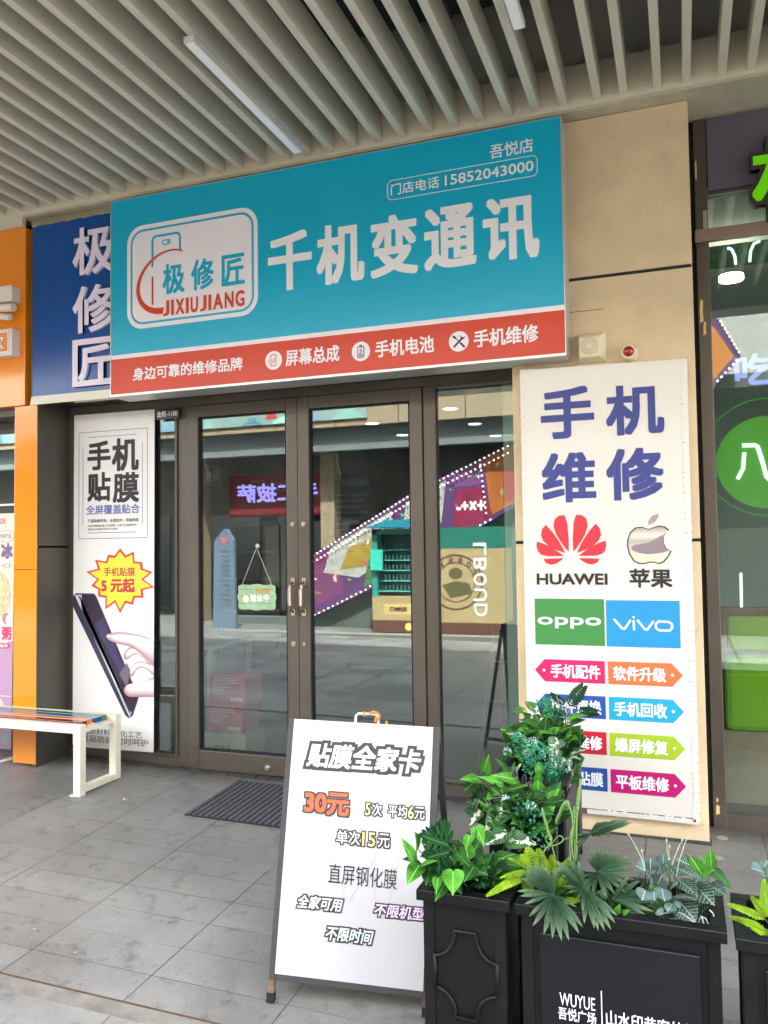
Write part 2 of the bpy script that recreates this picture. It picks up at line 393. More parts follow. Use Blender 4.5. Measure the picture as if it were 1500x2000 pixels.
# ================================================================ BUILDING SHELL
stucco = mat('stucco', srgb(218, 195, 158), .85, noise=.17, nscale=2.6, bump=1.0, bscale=95)
fascia_m = mat('fascia_paint', srgb(208, 199, 176), .6, noise=.07, nscale=3)
slat_m = mat('slat_paint', srgb(212, 208, 192), .55, noise=.06, nscale=5)
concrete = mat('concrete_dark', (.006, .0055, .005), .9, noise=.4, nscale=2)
wallb = thing('arcade_building', 'shopping arcade block above and behind the shopfronts', 'building', (0, 0, 0))
mb = MB(); mb.box(-30, -.22, 3.77, 30, 9, 16.2); mb.build('upper_wall', mat('upper_wall', (.45, .42, .37), .8, noise=.05), wallb)
mb = MB(); mb.box(-4.13, -.22, 2.5, -.86, .15, 3.765); mb.build('sign_backing_wall', bronze_dark, wallb)
mb = MB(); mb.box(-4.125, -.215, 2.478, -.862, .06, 2.497); mb.build('soffit', mat('soffit_dark', (.02, .018, .016), .7), wallb)
mb = MB(); mb.box(-12, -.22, 2.5, -4.132, .15, 3.765); mb.box(.5, .3, 3.5, 12, .5, 3.76); mb.build('fascia_backing', bronze_dark, wallb)

cp = thing('slatted_canopy', 'cream slatted ceiling over the shopfront walkway', 'ceiling', (0, 0, 3.79))
mb = MB(); mb.box(-12, -.35, 3.768, 12, -.222, 4.0); mb.build('fascia_beam', fascia_m, cp)
MB().box(-12, -.3495, 3.700, -4.215, -.3165, 3.7678).build('drop_fascia', fascia_m, cp)
mb = MB(); mb.box(-12, -.348, 3.752, 12, -.08, 3.7675); mb.box(.088, -.079, 3.751, 12, .3, 3.766); mb.build('beam_soffit', mat('soffit_paint', srgb(190, 184, 162), .6, noise=.28, nscale=2.4), cp)
xs = [-2.801, -2.651, -2.515, -2.368, -2.194, -2.054, -1.906, -1.759, -1.608, -1.460, -1.301, -1.151, -1.007, -.849, -.703, -.555, -.379, -.245, -.079, .061, .228, .362]
x = -2.801 - .1475
while x > -8.3: xs.insert(0, x); x -= .1475 + random.uniform(-.006, .006)
x = .362 + .15
while x < 3.2: xs.append(x); x += .15
YE = -3.35
slat_me = None
for i, x in enumerate(xs):
    tilt = random.uniform(-.002, .002)
    if slat_me is None:
        mb = MB(); mb.box(0, YE, 3.79, .040, -.3505, 3.945)
        # hollow underside lips like folded sheet
        o = mb.build('slat', slat_m, cp, bevel=.002); slat_me = o.data; o.location = (x, 0, 0)
    else:
        o = bpy.data.objects.new('slat', slat_me); COL.objects.link(o); o.parent = cp; o.location = (x, 0, tilt)
        b = o.modifiers.new('bevel', 'BEVEL'); b.width = .002; b.segments = 2; b.limit_method = 'ANGLE'
mb = MB()
for y in (-1.9, -3.1): mb.box(-8.4, y, 3.947, 3.3, y + .04, 3.975)
mb.build('carrier_rail', mat('rail_grey', (.12, .12, .11), .6), cp)
mb = MB(); mb.box(-12, YE - .3, 3.6, 12, YE - .002, 4.9); mb.build('outer_beam', mat('grey_beam', (.30, .31, .31), .6, noise=.08), cp)
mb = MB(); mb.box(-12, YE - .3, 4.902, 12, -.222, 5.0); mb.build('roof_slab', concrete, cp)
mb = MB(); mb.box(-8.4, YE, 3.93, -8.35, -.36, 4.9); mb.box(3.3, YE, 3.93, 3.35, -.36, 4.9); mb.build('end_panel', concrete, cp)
du = thing('air_duct', 'grey sheet metal duct running above the ceiling slats', 'duct', (-1.5, -1.2, 4.25))
mb = MB(); mb.box(-6.5, -1.55, 4.25, -.42, -.62, 4.62); mb.build('duct_body', mat('duct_grey', (.022, .028, .027), .6, noise=.2, nscale=3), du)
mb = MB()
for x in (-6, -5, -4, -3, -2.05, -1.1): mb.box(x, -1.57, 4.245, x + .03, -.6, 4.63)
mb.build('duct_flange', mat('flange_grey', (.09, .1, .1), .6), du)
tr = thing('cable_tray', 'dark cable tray hanging behind the slats', 'cable tray', (-1.5, -1.8, 4.2))
mb = MB(); mb.box(-8, -1.95, 4.18, 3, -1.75, 4.24); mb.build('tray', mat('tray_dark', (.06, .052, .045), .7, noise=.4, nscale=8), tr)
mb = MB()
for k in range(5): mb.tube([(-8 + 1.1 * i, -1.92 + .035 * k + .01 * sin(i * 2.1 + k), 4.16 + .01 * cos(i * 1.7 + k)) for i in range(11)], .012, 6)
mb.build('cable', mat('cable_red', (.12, .05, .04), .6), tr)

def led(name, x0, y0, y1, label):
    t = thing(name, label, 'light fixture', (x0, y1, 3.72), group='linear lights between the slats')
    mb = MB(); mb.box(x0, y0, 3.722, x0 + .052, y1, 3.752); mb.build('housing', mat('led_housing', srgb(205, 205, 200), .4), t, bevel=.002)
    mb = MB(); mb.box(x0 + .004, y0 + .008, 3.718, x0 + .048, y1 - .006, 3.7215); mb.build('diffuser', mat('led_diffuser', (.83, .84, .87), .5, emit=.10), t)
    mb = MB(); mb.tube([(x0 + .026, y0 + .1, 3.752), (x0 + .026, y0 + .1, 4.9)], .004, 6); mb.tube([(x0 + .026, y1 - .1, 3.752), (x0 + .026, y1 - .1, 4.9)], .004, 6); mb.build('hanger', alu, t)
led('linear_light', -2.045, -1.64, -.53, 'long white linear light between slats above the teal sign')
led('linear_light', -.64, -2.6, -1.19, 'white linear light cut off by the top edge of the picture')

# beige stone pillar
t = thing('stone_pillar', 'beige textured pillar between the two shopfronts', 'pillar', (-.39, -.1, -.04))
def pil(z0, z1, nm):
    mb = MB(); mb.box(-.86, -.25, z0, .085, .12, z1); mb.build(nm, stucco, t, bevel=.004)
pil(-.055, 1.455, 'cladding_slab'); pil(1.471, 2.871, 'cladding_slab'); pil(2.888, 3.749, 'cladding_slab')
mb = MB(); mb.box(-.857, -.243, -.05, .08, .115, 3.748); mb.build('joint_filler', mat('joint_dark', (.02, .018, .016), .9), t)
mb = MB(); mb.box(-.87, -.262, -.07, .095, -.2, -.045); mb.build('base_strip', mat('base_grime', (.07, .06, .05), .9, noise=.4, nscale=20, bump=.6), t)
mb = MB(); mb.box(-.70, -.2508, 2.70, -.36, -.25, 2.703); mb.build('scratch_mark', mat('crack', (.05, .04, .035), .9), t)

# dark cladding return between orange shop and this shop
t = thing('cladding_column', 'dark bronze metal panelled column side beside the orange pillar', 'column', (-4.12, -.15, 0))
mb = MB(); mb.box(-4.16, -.30, -.03, -4.118, .05, 1.475); mb.build('panel', bronze_dark, t, bevel=.003)
mb = MB(); mb.box(-4.16, -.30, 1.487, -4.118, .05, 2.476); mb.build('panel', bronze_dark, t, bevel=.003)
mb = MB(); mb.box(-4.158, -.29, 0, -4.122, .05, 2.476); mb.build('backing', void, t)

# ================================================================ SHOPFRONT
pane_m = glass_mat('window_glass', (.80, .88, .86), .10, .52)
sf = thing('glass_shopfront', 'bronze framed glass shopfront with double doors under the teal sign', 'shopfront', (-2.5, 0, 0))
def frame(x0, x1, z0, z1, wd, y0=-.012, y1=.05, bottom=None, bev=.003, tag='frame'):
    b = bottom or wd; mb = MB()
    mb.box(x0, y0, z0, x0 + wd, y1, z1); mb.box(x1 - wd, y0, z0, x1, y1, z1)
    mb.box(x0 + wd + .0003, y0 + .0006, z1 - wd, x1 - wd - .0003, y1, z1); mb.box(x0 + wd + .0003, y0 + .0006, z0, x1 - wd - .0003, y1, z0 + b)
    return mb
fm = MB()
fm.box(-4.117, -.004, 2.418, -.861, .06, 2.477)       # head
fm.box(-4.117, -.002, -.02, -4.078, .06, 2.418); fm.box(-3.195, -.004, -.04, -3.112, .06, 2.417); fm.box(-1.455, -.004, -.05, -1.392, .06, 2.417)
fm.box(-4.078, -.0025, -.02, -3.196, .06, .07); fm.box(-1.391, -.0025, -.05, -.861, .06, .058)
fm.build('frame', bronze, sf, bevel=.003)
for (x0, x1, z0, z1) in ((-4.0775, -3.1955, .0705, 2.4175), (-1.3915, -.8, .0585, 2.4175)):
    fm = MB(); fm.box(x0, -.0195, z0, x0 + .018, .05, z1); fm.box(x0 + .018, -.0193, z1 - .018, x1, .05, z1); fm.box(x0 + .018, -.0193, z0, x1, .05, z0 + .016)
    if x1 < -3: fm.box(x1 - .018, -.0194, z0 + .016, x1, .05, z1 - .018)
    fm.build('glazing_bead', mat('bronze_bead', (.085, .072, .056), .4, metal=.35), sf, bevel=.002)
MB().box(-4.06, .012, .08, -3.21, .02, 2.405).build('window_pane', pane_m, sf)
MB().box(-1.374, .012, .07, -.863, .02, 2.405).build('window_pane', pane_m, sf)
MB().box(-4.10, -.03, -.06, -.87, -.0045, -.002 - .045).build('threshold', mat('threshold_stone', (.05, .045, .04), .9, noise=.5, nscale=18, bump=.8), sf)
fm = MB()
for i in range(33):
    x = -4.09 + i * .1
    fm.box(x, -.05 - random.uniform(0, .02), gz(x, 0) - .03, x + .098, -.0046, gz(x, 0) + random.uniform(.004, .012))
fm.build('mortar_bed', mat('mortar', (.055, .05, .045), .95, noise=.5, nscale=25, bump=1.0, bscale=60), sf)
MB().box(-.99, .10, .05, -.90, .14, 2.42).build('inner_post', mat('pale_post', (.50, .55, .50), .5), sf)
for (x0, x1, z0, hx, side) in ((-3.108, -2.2935, .004, -2.329, 1), (-2.2905, -1.4585, -.006, -2.252, -1)):
    d = frame(x0, x1, z0, 2.413, .079, -.02, .035, bottom=.125).build('door', bronze, sf, bevel=.004)
    ib = MB(); a0, a1, b0, b1 = x0 + .0795, x1 - .0795, z0 + .1255, 2.3335
    ib.box(a0, -.0155, b0, a0 + .008, .03, b1); ib.box(a1 - .008, -.0155, b0, a1, .03, b1); ib.box(a0 + .008, -.0153, b1 - .008, a1 - .008, .03, b1); ib.box(a0 + .008, -.0153, b0, a1 - .008, .03, b0 + .008)
    ib.build('glass_gasket', void, d)
    MB().box(x0 + .075, .004, z0 + .12, x1 - .075, .012, 2.34).build('door_glass', pane_m, d)
    h = MB(); h.tube([(hx, -.024, 1.235), (hx, -.065, 1.215), (hx, -.075, 1.19), (hx, -.075, 1.09), (hx, -.065, 1.065), (hx, -.024, 1.045)], .0085, 10)
    h.box(hx - .011, -.078, 1.085, hx + .011, -.068, 1.195); h.box(hx - .014, -.026, 1.215, hx + .014, -.0195, 1.262); h.box(hx - .014, -.026, 1.02, hx + .014, -.0195, 1.062)
    h.build('door_handle', chrome, d, bevel=.002, smooth=False)
    for z in (1.60, .845):
        k = MB(); k.disc((hx, -.0198, z), (0, -1, 0), .016 if (side == 1 or z > 1) else .011, .006, 20); k.disc((hx, -.026, z), (0, -1, 0), .008, .008, 16); k.build('lock', chrome, d)
    if side == 1:
        k = MB(); k.disc((-2.522, -.0198, .055), (0, -1, 0), .022, .008, 20, .018); k.disc((-2.522, -.028, .055), (0, -1, 0), .009, .006, 14); k.build('floor_lock', mat('steel', (.7, .7, .68), .3, metal=1), d)
# number plate
t = thing('number_plate', 'small black unit number plate at the top of the poster window', 'plate', (-3.26, -.025, 2.37))
MB().box(-3.352, -.034, 2.336, -3.167, -.0215, 2.407).build('plate_body', mat('plate_black', (.015, .014, .014), .35), t)
tx(t, '金街-1100', (-3.342, -3.178, 2.351, 2.393), white_print, plane(-.034), 1, bold=.02)

# ================================================================ TEAL SIGN
t = thing('shop_sign', 'large teal and vermilion shop signboard with big white characters', 'sign', (-1.98, -.35, 3.07))
X0, X1, Z0, Z1 = -3.418, -.545, 2.436, 3.703
MB().box(X0 + .004, -.414, Z0 + .004, X1 - .004, -.225, Z1 - .004).build('box_frame', alu, t)
T = plane(-.4142)
rect(t, 'teal_panel', X0, X1, 2.7, Z1, teal, T, 0); rect(t, 'vermilion_band', X0, X1, Z0 + .01, 2.673, vermilion, T, 0); rect(t, 'white_stripe', X0, X1, 2.6731, 2.6999, sign_white, T, 0)
mb = MB(); mb.box(X1 - .001, -.4185, Z0, X1 + .004, -.23, Z1 + .003); mb.box(X0 - .004, -.4185, Z0, X0 + .001, -.23, Z1 + .003); mb.box(X0 + .001, -.4185, Z1, X1 - .001, -.23, Z1 + .004); mb.box(X0 + .001, -.419, Z0 - .004, X1 - .001, -.23, Z0 + .010)
mb.build('edge_trim', alu, t)
tx(t, '吾悦店', (-.925, -.690, 3.541, 3.618), white_print, T, 1, bold=.012)
ring(t, 'number_outline', rr(-1.518, -.669, 3.407, 3.522, .03), rr(-1.514, -.673, 3.411, 3.518, .026), white_print, T)
tx(t, '门店电话', (-1.497, -1.212, 3.434, 3.499), white_print, T, 1, bold=.012)
tx(t, '15852043000', (-1.180, -.690, 3.437, 3.495), white_print, T, 1, bold=.02)
for c_, x0, x1 in (('千', -2.281, -1.992), ('机', -1.962, -1.663), ('变', -1.626, -1.341), ('通', -1.305, -1.008), ('讯', -.972, -.668)):
    tx(t, c_, (x0, x1, 2.972, 3.322), white_print, T, 1, bold=.028)
lg = ring(t, 'logo_badge', rr(-3.293, -2.349, 2.852, 3.516, .115, 8), rr(-3.266, -2.376, 2.879, 3.489, .092, 8), sign_white, T)
pg(t, 'logo_badge', rr(-3.252, -2.390, 2.893, 3.475, .08, 8), sign_white, T)
# phone outline with swoosh
phone_l = [(-3.100, 3.02), (-3.100, 3.40)] + [(-3.100 + .03 - .03 * cos(radians(a)), 3.40 + .03 * sin(radians(a))) for a in range(0, 91, 15)] + [(-2.925 + .03 * sin(radians(a)), 3.40 + .03 * cos(radians(a))) for a in range(0, 91, 15)] + [(-2.895, 3.315)]
strokes(t, 'phone_outline', [phone_l[1:]+[], [(-3.100, 3.40), (-3.100, 3.24)]], .015, teal, T, 2)
strokes(t, 'phone_outline', [[(-3.100, 3.17), (-3.100, 3.00)]], .014, vermilion, T, 2)
ring(t, 'camera_mark', rr(-3.03, -2.965, 3.365, 3.40, .017, 5), rr(-3.022, -2.973, 3.373, 3.392, .009, 5), teal, T, 2)
pg(t, 'camera_mark', circ(-2.983, 3.3825, .008, 12), teal, T, 3)
out_, in_ = [], []
for k in range(41):
    a = radians(52 + 206 * k / 40); wd = .010 + .034 * (k / 40) ** 1.4
    cx_, cz_ = -2.995, 3.13; ex, ez = .245 - .0 * k, .195
    px, pz = cx_ + ex * cos(a) * .92 - .02 * sin(a), cz_ + ez * sin(a) - .05 * cos(a) * -1 - .0
    out_.append((px, pz)); in_.append((px - wd * cos(a), pz - wd * 1.0 * sin(a)))
mb = MB(); n_ = len(out_); mb.add([T(x, z, .004) for x, z in out_ + in_], [(i, i + 1, n_ + i + 1, n_ + i) for i in range(n_ - 1)]); mb.build('swoosh', vermilion, t)
for c_, x0, x1 in (('极', -3.024, -2.862), ('修', -2.815, -2.652), ('匠', -2.598, -2.438)):
    tx(t, c_, (x0, x1, 3.048, 3.240), teal, T, 3, bold=.022)
wl = [7, 3, 9, 3, 8, 7, 3, 10, 9, 9]; a_ = -3.022
for k, c_ in enumerate('JIXIUJIANG'):
    b_ = wl[k] * .0069; tx(t, c_, (a_, a_ + b_, 2.912, 3.010), vermilion, T, 4, bold=.03); a_ += b_ + .0125
tx(t, '身边可靠的维修品牌', (-3.250, -2.457, 2.523, 2.605), white_print, T, 1, bold=.022)
tx(t, '屏幕总成', (-2.169, -1.824, 2.520, 2.616), white_print, T, 1, bold=.02)
tx(t, '手机电池', (-1.604, -1.257, 2.518, 2.613), white_print, T, 1, bold=.022)
tx(t, '手机维修', (-1.033, -.684, 2.519, 2.614), white_print, T, 1, bold=.022)
for i, cx_ in enumerate((-2.248, -1.691, -1.117)):
    cz_ = 2.563; pg(t, 'round_icon', circ(cx_, cz_, .056), sign_white, T, 1)
    if i == 0:
        ring(t, 'icon_mark', rr(cx_ - .02, cx_ + .018, cz_ - .036, cz_ + .036, .006, 3), rr(cx_ - .015, cx_ + .013, cz_ - .031, cz_ + .031, .003, 3), vermilion, T, 2)
        strokes(t, 'icon_mark', [[(cx_ - .009, cz_ - .008), (cx_ + .007, cz_ + .012)], [(cx_ - .007, cz_ - .018), (cx_ + .009, cz_ + .001)], [(cx_ - .03, cz_ - .02), (cx_ - .03, cz_ + .005)]], .004, vermilion, T, 2)
    if i == 1:
        pg(t, 'icon_mark', rr(cx_ - .021, cx_ + .021, cz_ - .036, cz_ + .03, .005, 3), dark_ink, T, 2); rect(t, 'icon_mark', cx_ - .008, cx_ + .008, cz_ + .031, cz_ + .038, dark_ink, T, 2)
        pg(t, 'icon_mark', rr(cx_ - .016, cx_ + .016, cz_ - .031, cz_ + .025, .003, 3), sign_white, T, 3)
        strokes(t, 'icon_mark', [[(cx_ + .004, cz_ + .02), (cx_ - .006, cz_ + .004), (cx_ + .006, cz_ + .004), (cx_ - .003, cz_ - .01)]], .004, dark_ink, T, 4)
        for k in range(2): rect(t, 'icon_mark', cx_ - .012, cx_ + .012, cz_ - .027 + k * .008, cz_ - .022 + k * .008, dark_ink, T, 4)
    if i == 2:
        strokes(t, 'icon_mark', [[(cx_ - .03, cz_ + .03), (cx_ - .018, cz_ + .02)], [(cx_ - .026, cz_ - .028), (cx_ + .022, cz_ + .018)], [(cx_ + .012, cz_ - .012), (cx_ + .03, cz_ - .032)]], .011, dark_ink, T, 2)
        strokes(t, 'icon_mark', [[(cx_ - .018, cz_ + .02), (cx_ + .012, cz_ - .012)], [(cx_ + .012, cz_ + .03), (cx_ + .014, cz_ + .016), (cx_ + .026, cz_ + .012), (cx_ + .036, cz_ + .022)]], .005, dark_ink, T, 2)
mb = MB(); mb.tube([(-.79, -.29, 2.44), (-.77, -.29, 2.41), (-.735, -.26, 2.37)], .0015, 5); o = mb.build('loose_wire', mat('red_wire', (.5, .03, .03), .5)); meta(o, 'thin red wire hanging under the right end of the teal sign', 'wire')

# ================================================================ BLUE SIGN
t = thing('blue_sign', 'deep blue signboard with raised pale vertical characters partly behind the teal sign', 'sign', (-3.75, -.28, 3.08))
bluev = mat('blue_panel', srgb(0, 74, 150), .2, noise=.05, nscale=2)
mirror = mat('gold_mirror', (.86, .80, .62), .12, metal=1, bump=.5, bscale=7)
MB().box(-4.153, -.318, 2.508, -3.43, -.23, 3.684).build('panel', bluev, t)
mb = MB()
mb.add([(-4.188, -.300, 2.455), (-4.153, -.320, 2.508), (-4.153, -.320, 3.684), (-4.188, -.300, 3.748)], [(0, 1, 2, 3)])
mb.add([(-4.188, -.300, 2.455), (-3.43, -.300, 2.455), (-3.43, -.320, 2.508), (-4.153, -.320, 2.508)], [(0, 1, 2, 3)])
mb.add([(-4.188, -.300, 3.748), (-4.153, -.320, 3.684), (-3.43, -.320, 3.684), (-3.43, -.300, 3.748)], [(0, 1, 2, 3)])
mb.box(-4.187, -.2995, 2.456, -3.431, -.235, 3.747)
mb.build('mirror_trim', mirror, t)
for q in ((-3.935, 2.985), (-3.82, 2.985), (-3.565, 3.27)): pg(t, 'screw_hole', circ(q[0], q[1], .006, 10), void, plane(-.318), 1)
lav = mat('letter_lavender', srgb(228, 218, 236), .4)
for c_, z0, z1 in (('极', 3.285, 3.611), ('修', 2.898, 3.215), ('匠', 2.540, 2.857)):
    tx(t, c_, (-3.796, -3.452, z0, z1), lav, plane(-.3185), 1, bold=.008, depth=.018, name='raised_letter')

# ================================================================ PILLAR SIGN
t = thing('pillar_sign', 'tall off white phone repair lightbox board fixed to the beige pillar', 'sign', (-.385, -.27, 1.2))
aged = mat('aged_white', srgb(222, 216, 204), .5, noise=.05, nscale=3)
sidep = mat('torn_edge', srgb(226, 220, 210), .7, noise=.06, nscale=30)
pts_ = [(-.808, .05), (-.6, .052), (-.3, .05), (.036, .047), (.04, 1.2), (.046, 2.386), (-.3, 2.392), (-.72, 2.400), (-.735, 2.404), (-.808, 2.404)]
MB().prism(pts_, -.296, -.251).build('board', aged, t)
# torn stapled edge strip
mb = MB()
for k in range(46):
    z = .06 + k * .05; mb.box(.014 + random.uniform(-.003, .003), -.2985, z, .044, -.2962, z + .04 + random.uniform(-.006, .006))
for k in range(22):
    x = -.53 + k * .0255; mb.box(x, -.2985, .052, x + .019 + random.uniform(-.004, .003), -.2962, .073 + random.uniform(-.004, .006))
mb.build('folded_edge', sidep, t)
mb = MB()
for k in range(60):
    z = .2 + k * .035 + random.uniform(-.008, .008); mb.box(.010, -.2972, z, .016 + random.uniform(0, .012), -.2961, z + .0022)
for k in range(30):
    z = .75 + k * .05 + random.uniform(-.01, .01); mb.box(-.793, -.2972, z, -.788, -.2961, z + .002)
mb.box(-.53, -.2975, .074, .02, -.2961, .078); mb.box(-.54, -.299, .05, -.505, -.2961, .078)
mb.build('dirt_tears', mat('dirt_brown', (.12, .08, .06), .9), t)
T = plane(-.2965)
for c_, b in (('手', (-.700, -.420, 2.013, 2.289)), ('机', (-.361, -.072, 2.012, 2.274)), ('维', (-.702, -.419, 1.672, 1.938)), ('修', (-.367, -.081, 1.674, 1.944))):
    tx(t, c_, b, navy_ink, T, 1, bold=.030)
# petals
redi = mat('petal_red', srgb(205, 42, 56), .45)
PT = [[(417, 1492), (419, 1400), (410, 1280), (392, 1222), (350, 1225), (318, 1250), (308, 1300), (325, 1360), (360, 1420), (400, 1475)],
      [(392, 1502), (350, 1420), (300, 1345), (250, 1290), (222, 1322), (212, 1370), (230, 1412), (270, 1450), (330, 1480)],
      [(382, 1524), (300, 1465), (230, 1430), (182, 1415), (177, 1445), (185, 1485), (210, 1512), (260, 1524)],
      [(380, 1539), (300, 1541), (228, 1545), (245, 1575), (285, 1588), (320, 1580), (350, 1562)]]
mb = MB()
for P_ in PT:
    for sg in (1, -1):
        q = [((434 + sg * (x - 434)), z) for x, z in P_]
        q = [(-.738 + (x - 177) / 514 * .363, 1.608 - (z - 1218) / 370 * .266) for x, z in q]
        mb.add([T(x, z, .0018) for x, z in q], [tuple(range(len(q)))])
mb.build('petal_logo', redi, t)
tx(t, 'HUAWEI', (-.741, -.373, 1.236, 1.296), dark_ink, T, 1, bold=.045)
A_ = [(1005, 1326), (960, 1308), (910, 1310), (868, 1345), (846, 1400), (843, 1450), (858, 1510), (888, 1560), (925, 1580), (965, 1582), (1005, 1570), (1045, 1572), (1075, 1583), (1110, 1570), (1145, 1530), (1168, 1488), (1130, 1465), (1112, 1430), (1112, 1385), (1128, 1355), (1155, 1333), (1125, 1308), (1080, 1300), (1040, 1312)]
mp = lambda P_: [(-.272 + (x - 842) / 326 * .218, 1.540 - (z - 1300) / 283 * .198) for x, z in P_]
sc = lambda P_, k: [(1003 + (x - 1003) * k, 1445 + (z - 1445) * k) for x, z in P_]
pg(t, 'apple_logo', mp(A_), dark_ink, T, 1)
pg(t, 'apple_logo', mp(sc(A_, .94)), painted_metal('gold_print', .142, .34), T, 2)
pg(t, 'apple_logo', mp([(872, 1455), (900, 1440), (1000, 1425), (1060, 1395), (1108, 1365), (1106, 1425), (1124, 1465), (1150, 1484), (1100, 1500), (1000, 1510), (930, 1500), (880, 1480)]), mat('mauve_print', srgb(140, 124, 128), .35), T, 3)
pg(t, 'apple_logo', mp([(1002, 1297), (1005, 1265), (1030, 1230), (1080, 1212), (1076, 1240), (1050, 1275)]), mat('mauve_light', srgb(160, 146, 150), .35), T, 1)
tx(t, '苹果', (-.264, -.055, 1.222, 1.320), dark_ink, T, 1, bold=.03)
rect(t, 'green_block', -.754, -.394, .919, 1.162, mat('print_green', srgb(62, 134, 66), .45), T, 1)
rect(t, 'blue_block', -.385, -.024, .918, 1.157, mat('print_sky', srgb(30, 142, 196), .45), T, 1)
tx(t, 'oppo', (-.741, -.411, 1.006, 1.066), white_print, T, 2, bold=.03)
vv = lambda P_: [(-.349 + (x - 742) / 440 * .292, 1.078 - (z - 200) / 112 * .078) for x, z in P_]
strokes(t, 'vivo_logo', [vv([(750, 230), (808, 296), (826, 296), (868, 236)]), vv([(893, 238), (895, 300)]), vv([(893, 210), (894, 212)]), vv([(925, 234), (975, 298), (993, 298), (1038, 240)]),
    vv([(1075, 238), (1150, 240), (1172, 255), (1175, 282), (1155, 303), (1082, 303), (1058, 288), (1056, 258), (1075, 238)])], .011, white_print, T, 2)
cols = {'L1': srgb(204, 30, 100), 'R1': srgb(232, 112, 62), 'L2': srgb(38, 78, 156), 'R2': srgb(30, 160, 196), 'L3': srgb(196, 28, 54), 'R3': srgb(158, 186, 34), 'L4': srgb(34, 78, 146), 'R4': srgb(186, 14, 108)}
words = {'L1': '手机配件', 'R1': '软件升级', 'L2': '配件更换', 'R2': '手机回收', 'L3': '主板维修', 'R3': '爆屏修复', 'L4': '手机贴膜', 'R4': '平板维修'}
for k, zt in ((1, .841), (2, .659), (3, .475), (4, .289)):
    zb = zt - .117; zm = (zt + zb) / 2; ml = mat('arrow_L%d' % k, cols['L%d' % k], .45); mr_ = mat('arrow_R%d' % k, cols['R%d' % k], .45)
    pg(t, 'arrow_tag', [(-.760, zm), (-.708, zb), (-.3985, zb), (-.3985, zt), (-.708, zt)], ml, T, 1)
    pg(t, 'arrow_tag', [(-.382, zb), (-.070, zb), (-.018, zm), (-.070, zt), (-.382, zt)], mr_, T, 1)
    tx(t, words['L%d' % k], (-.677, -.420, zb + .021, zt - .023), white_print, T, 2, bold=.028)
    tx(t, words['R%d' % k], (-.357, -.098, zb + .021, zt - .023), white_print, T, 2, bold=.028)
    pg(t, 'dot', circ(-.713, zm, .0075, 16), white_print, T, 2); pg(t, 'dot', circ(-.068, zm, .0075, 16), white_print, T, 2)

# speaker and alarm light
t = thing('wall_speaker', 'square cream wall speaker with round grille above the pillar sign', 'speaker', (-.43, -.27, 2.5))
cr_pl = mat('cream_plastic', srgb(224, 212, 176), .5, noise=.04)
mb = MB(); a = (-.500, -.355, 2.416, 2.572)
mb.add([(a[0], -.262, a[2]), (a[1], -.262, a[2]), (a[1], -.262, a[3]), (a[0], -.262, a[3]), (a[0] + .012, -.315, a[2] + .02), (a[1] - .024, -.315, a[2] + .02), (a[1] - .024, -.315, a[3] - .028), (a[0] + .012, -.315, a[3] - .028)],
       [(0, 1, 5, 4), (1, 2, 6, 5), (2, 3, 7, 6), (3, 0, 4, 7), (4, 5, 6, 7)]); mb.box(a[0], -.262, a[2], a[1], -.251, a[3]); mb.build('speaker_box', cr_pl, t, bevel=.002)
mb = MB(); cx_, cz_ = -.436, 2.494
for rr_ in (.0445, .038, .031, .024, .017):
    for k in range(int(rr_ * 900)):
        a = 2 * pi * k / int(rr_ * 900); mb.add([(cx_ + rr_ * cos(a) + q[0], -.3156, cz_ + rr_ * sin(a) + q[1]) for q in ((-.0016, -.0016), (.0016, -.0016), (.0016, .0016), (-.0016, .0016))], [(0, 1, 2, 3)])
mb.build('grille', mat('grille_dark', srgb(120, 112, 88), .8), t)
MB().disc((cx_, -.3152, cz_), (0, -1, 0), .011, .003, 18).build('centre_cap', cr_pl, t)
t = thing('alarm_beacon', 'round cream alarm beacon with a red dome beside the speaker', 'alarm light', (-.235, -.26, 2.45))
MB().tube([(-.238, -.252, 2.447), (-.238, -.285, 2.447), (-.238, -.303, 2.447)], .048, 24, True, .036).build('base', cr_pl, t, smooth=False, bevel=.002)
MB().sphere((-.238, -.303, 2.449), .028, 20, 12, (1, .9, 1)).build('red_dome', mat('red_dome', (.35, .005, .012), .1, coat=.6), t, smooth=True)

# ================================================================ WINDOW POSTER
t = thing('window_poster', 'tall white screen film poster with a phone and hand in the left window', 'poster', (-3.72, -.01, 1.25))
paper = mat('poster_paper', srgb(232, 229, 224), .5, noise=.02)
MB().prism([(-4.060, .088), (-3.9, .082), (-3.384, .088), (-3.372, 2.412), (-4.052, 2.416)], -.0205, -.019).build('sheet', paper, t)
T = plane(-.0207)
for (a0, b0, a1, b1) in ((-4.009, 1.533, -3.432, 1.537), (-4.007, 2.285, -3.427, 2.289), (-4.010, 1.537, -4.006, 2.285), (-3.431, 1.537, -3.427, 2.285), (-3.93, 2.248, -3.52, 2.252), (-3.93, 1.573, -3.52, 1.577), (-3.975, 1.63, -3.971, 2.19), (-3.472, 1.63, -3.468, 2.19)):
    rect(t, 'blue_line', a0, a1, b0, b1, blue_ink, T, 1)
tx(t, '手', (-3.935, -3.735, 2.015, 2.22), dark_ink, T, 1, bold=.03, pad=0); tx(t, '机', (-3.725, -3.500, 2.00, 2.23), dark_ink, T, 1, bold=.03)
tx(t, '贴', (-3.935, -3.735, 1.795, 2.0), dark_ink, T, 1, bold=.03); tx(t, '膜', (-3.718, -3.498, 1.78, 1.99), dark_ink, T, 1, bold=.03)
tx(t, '全屏覆盖贴合', (-3.945, -3.493, 1.703, 1.770), blue_ink, T, 1, bold=.02)
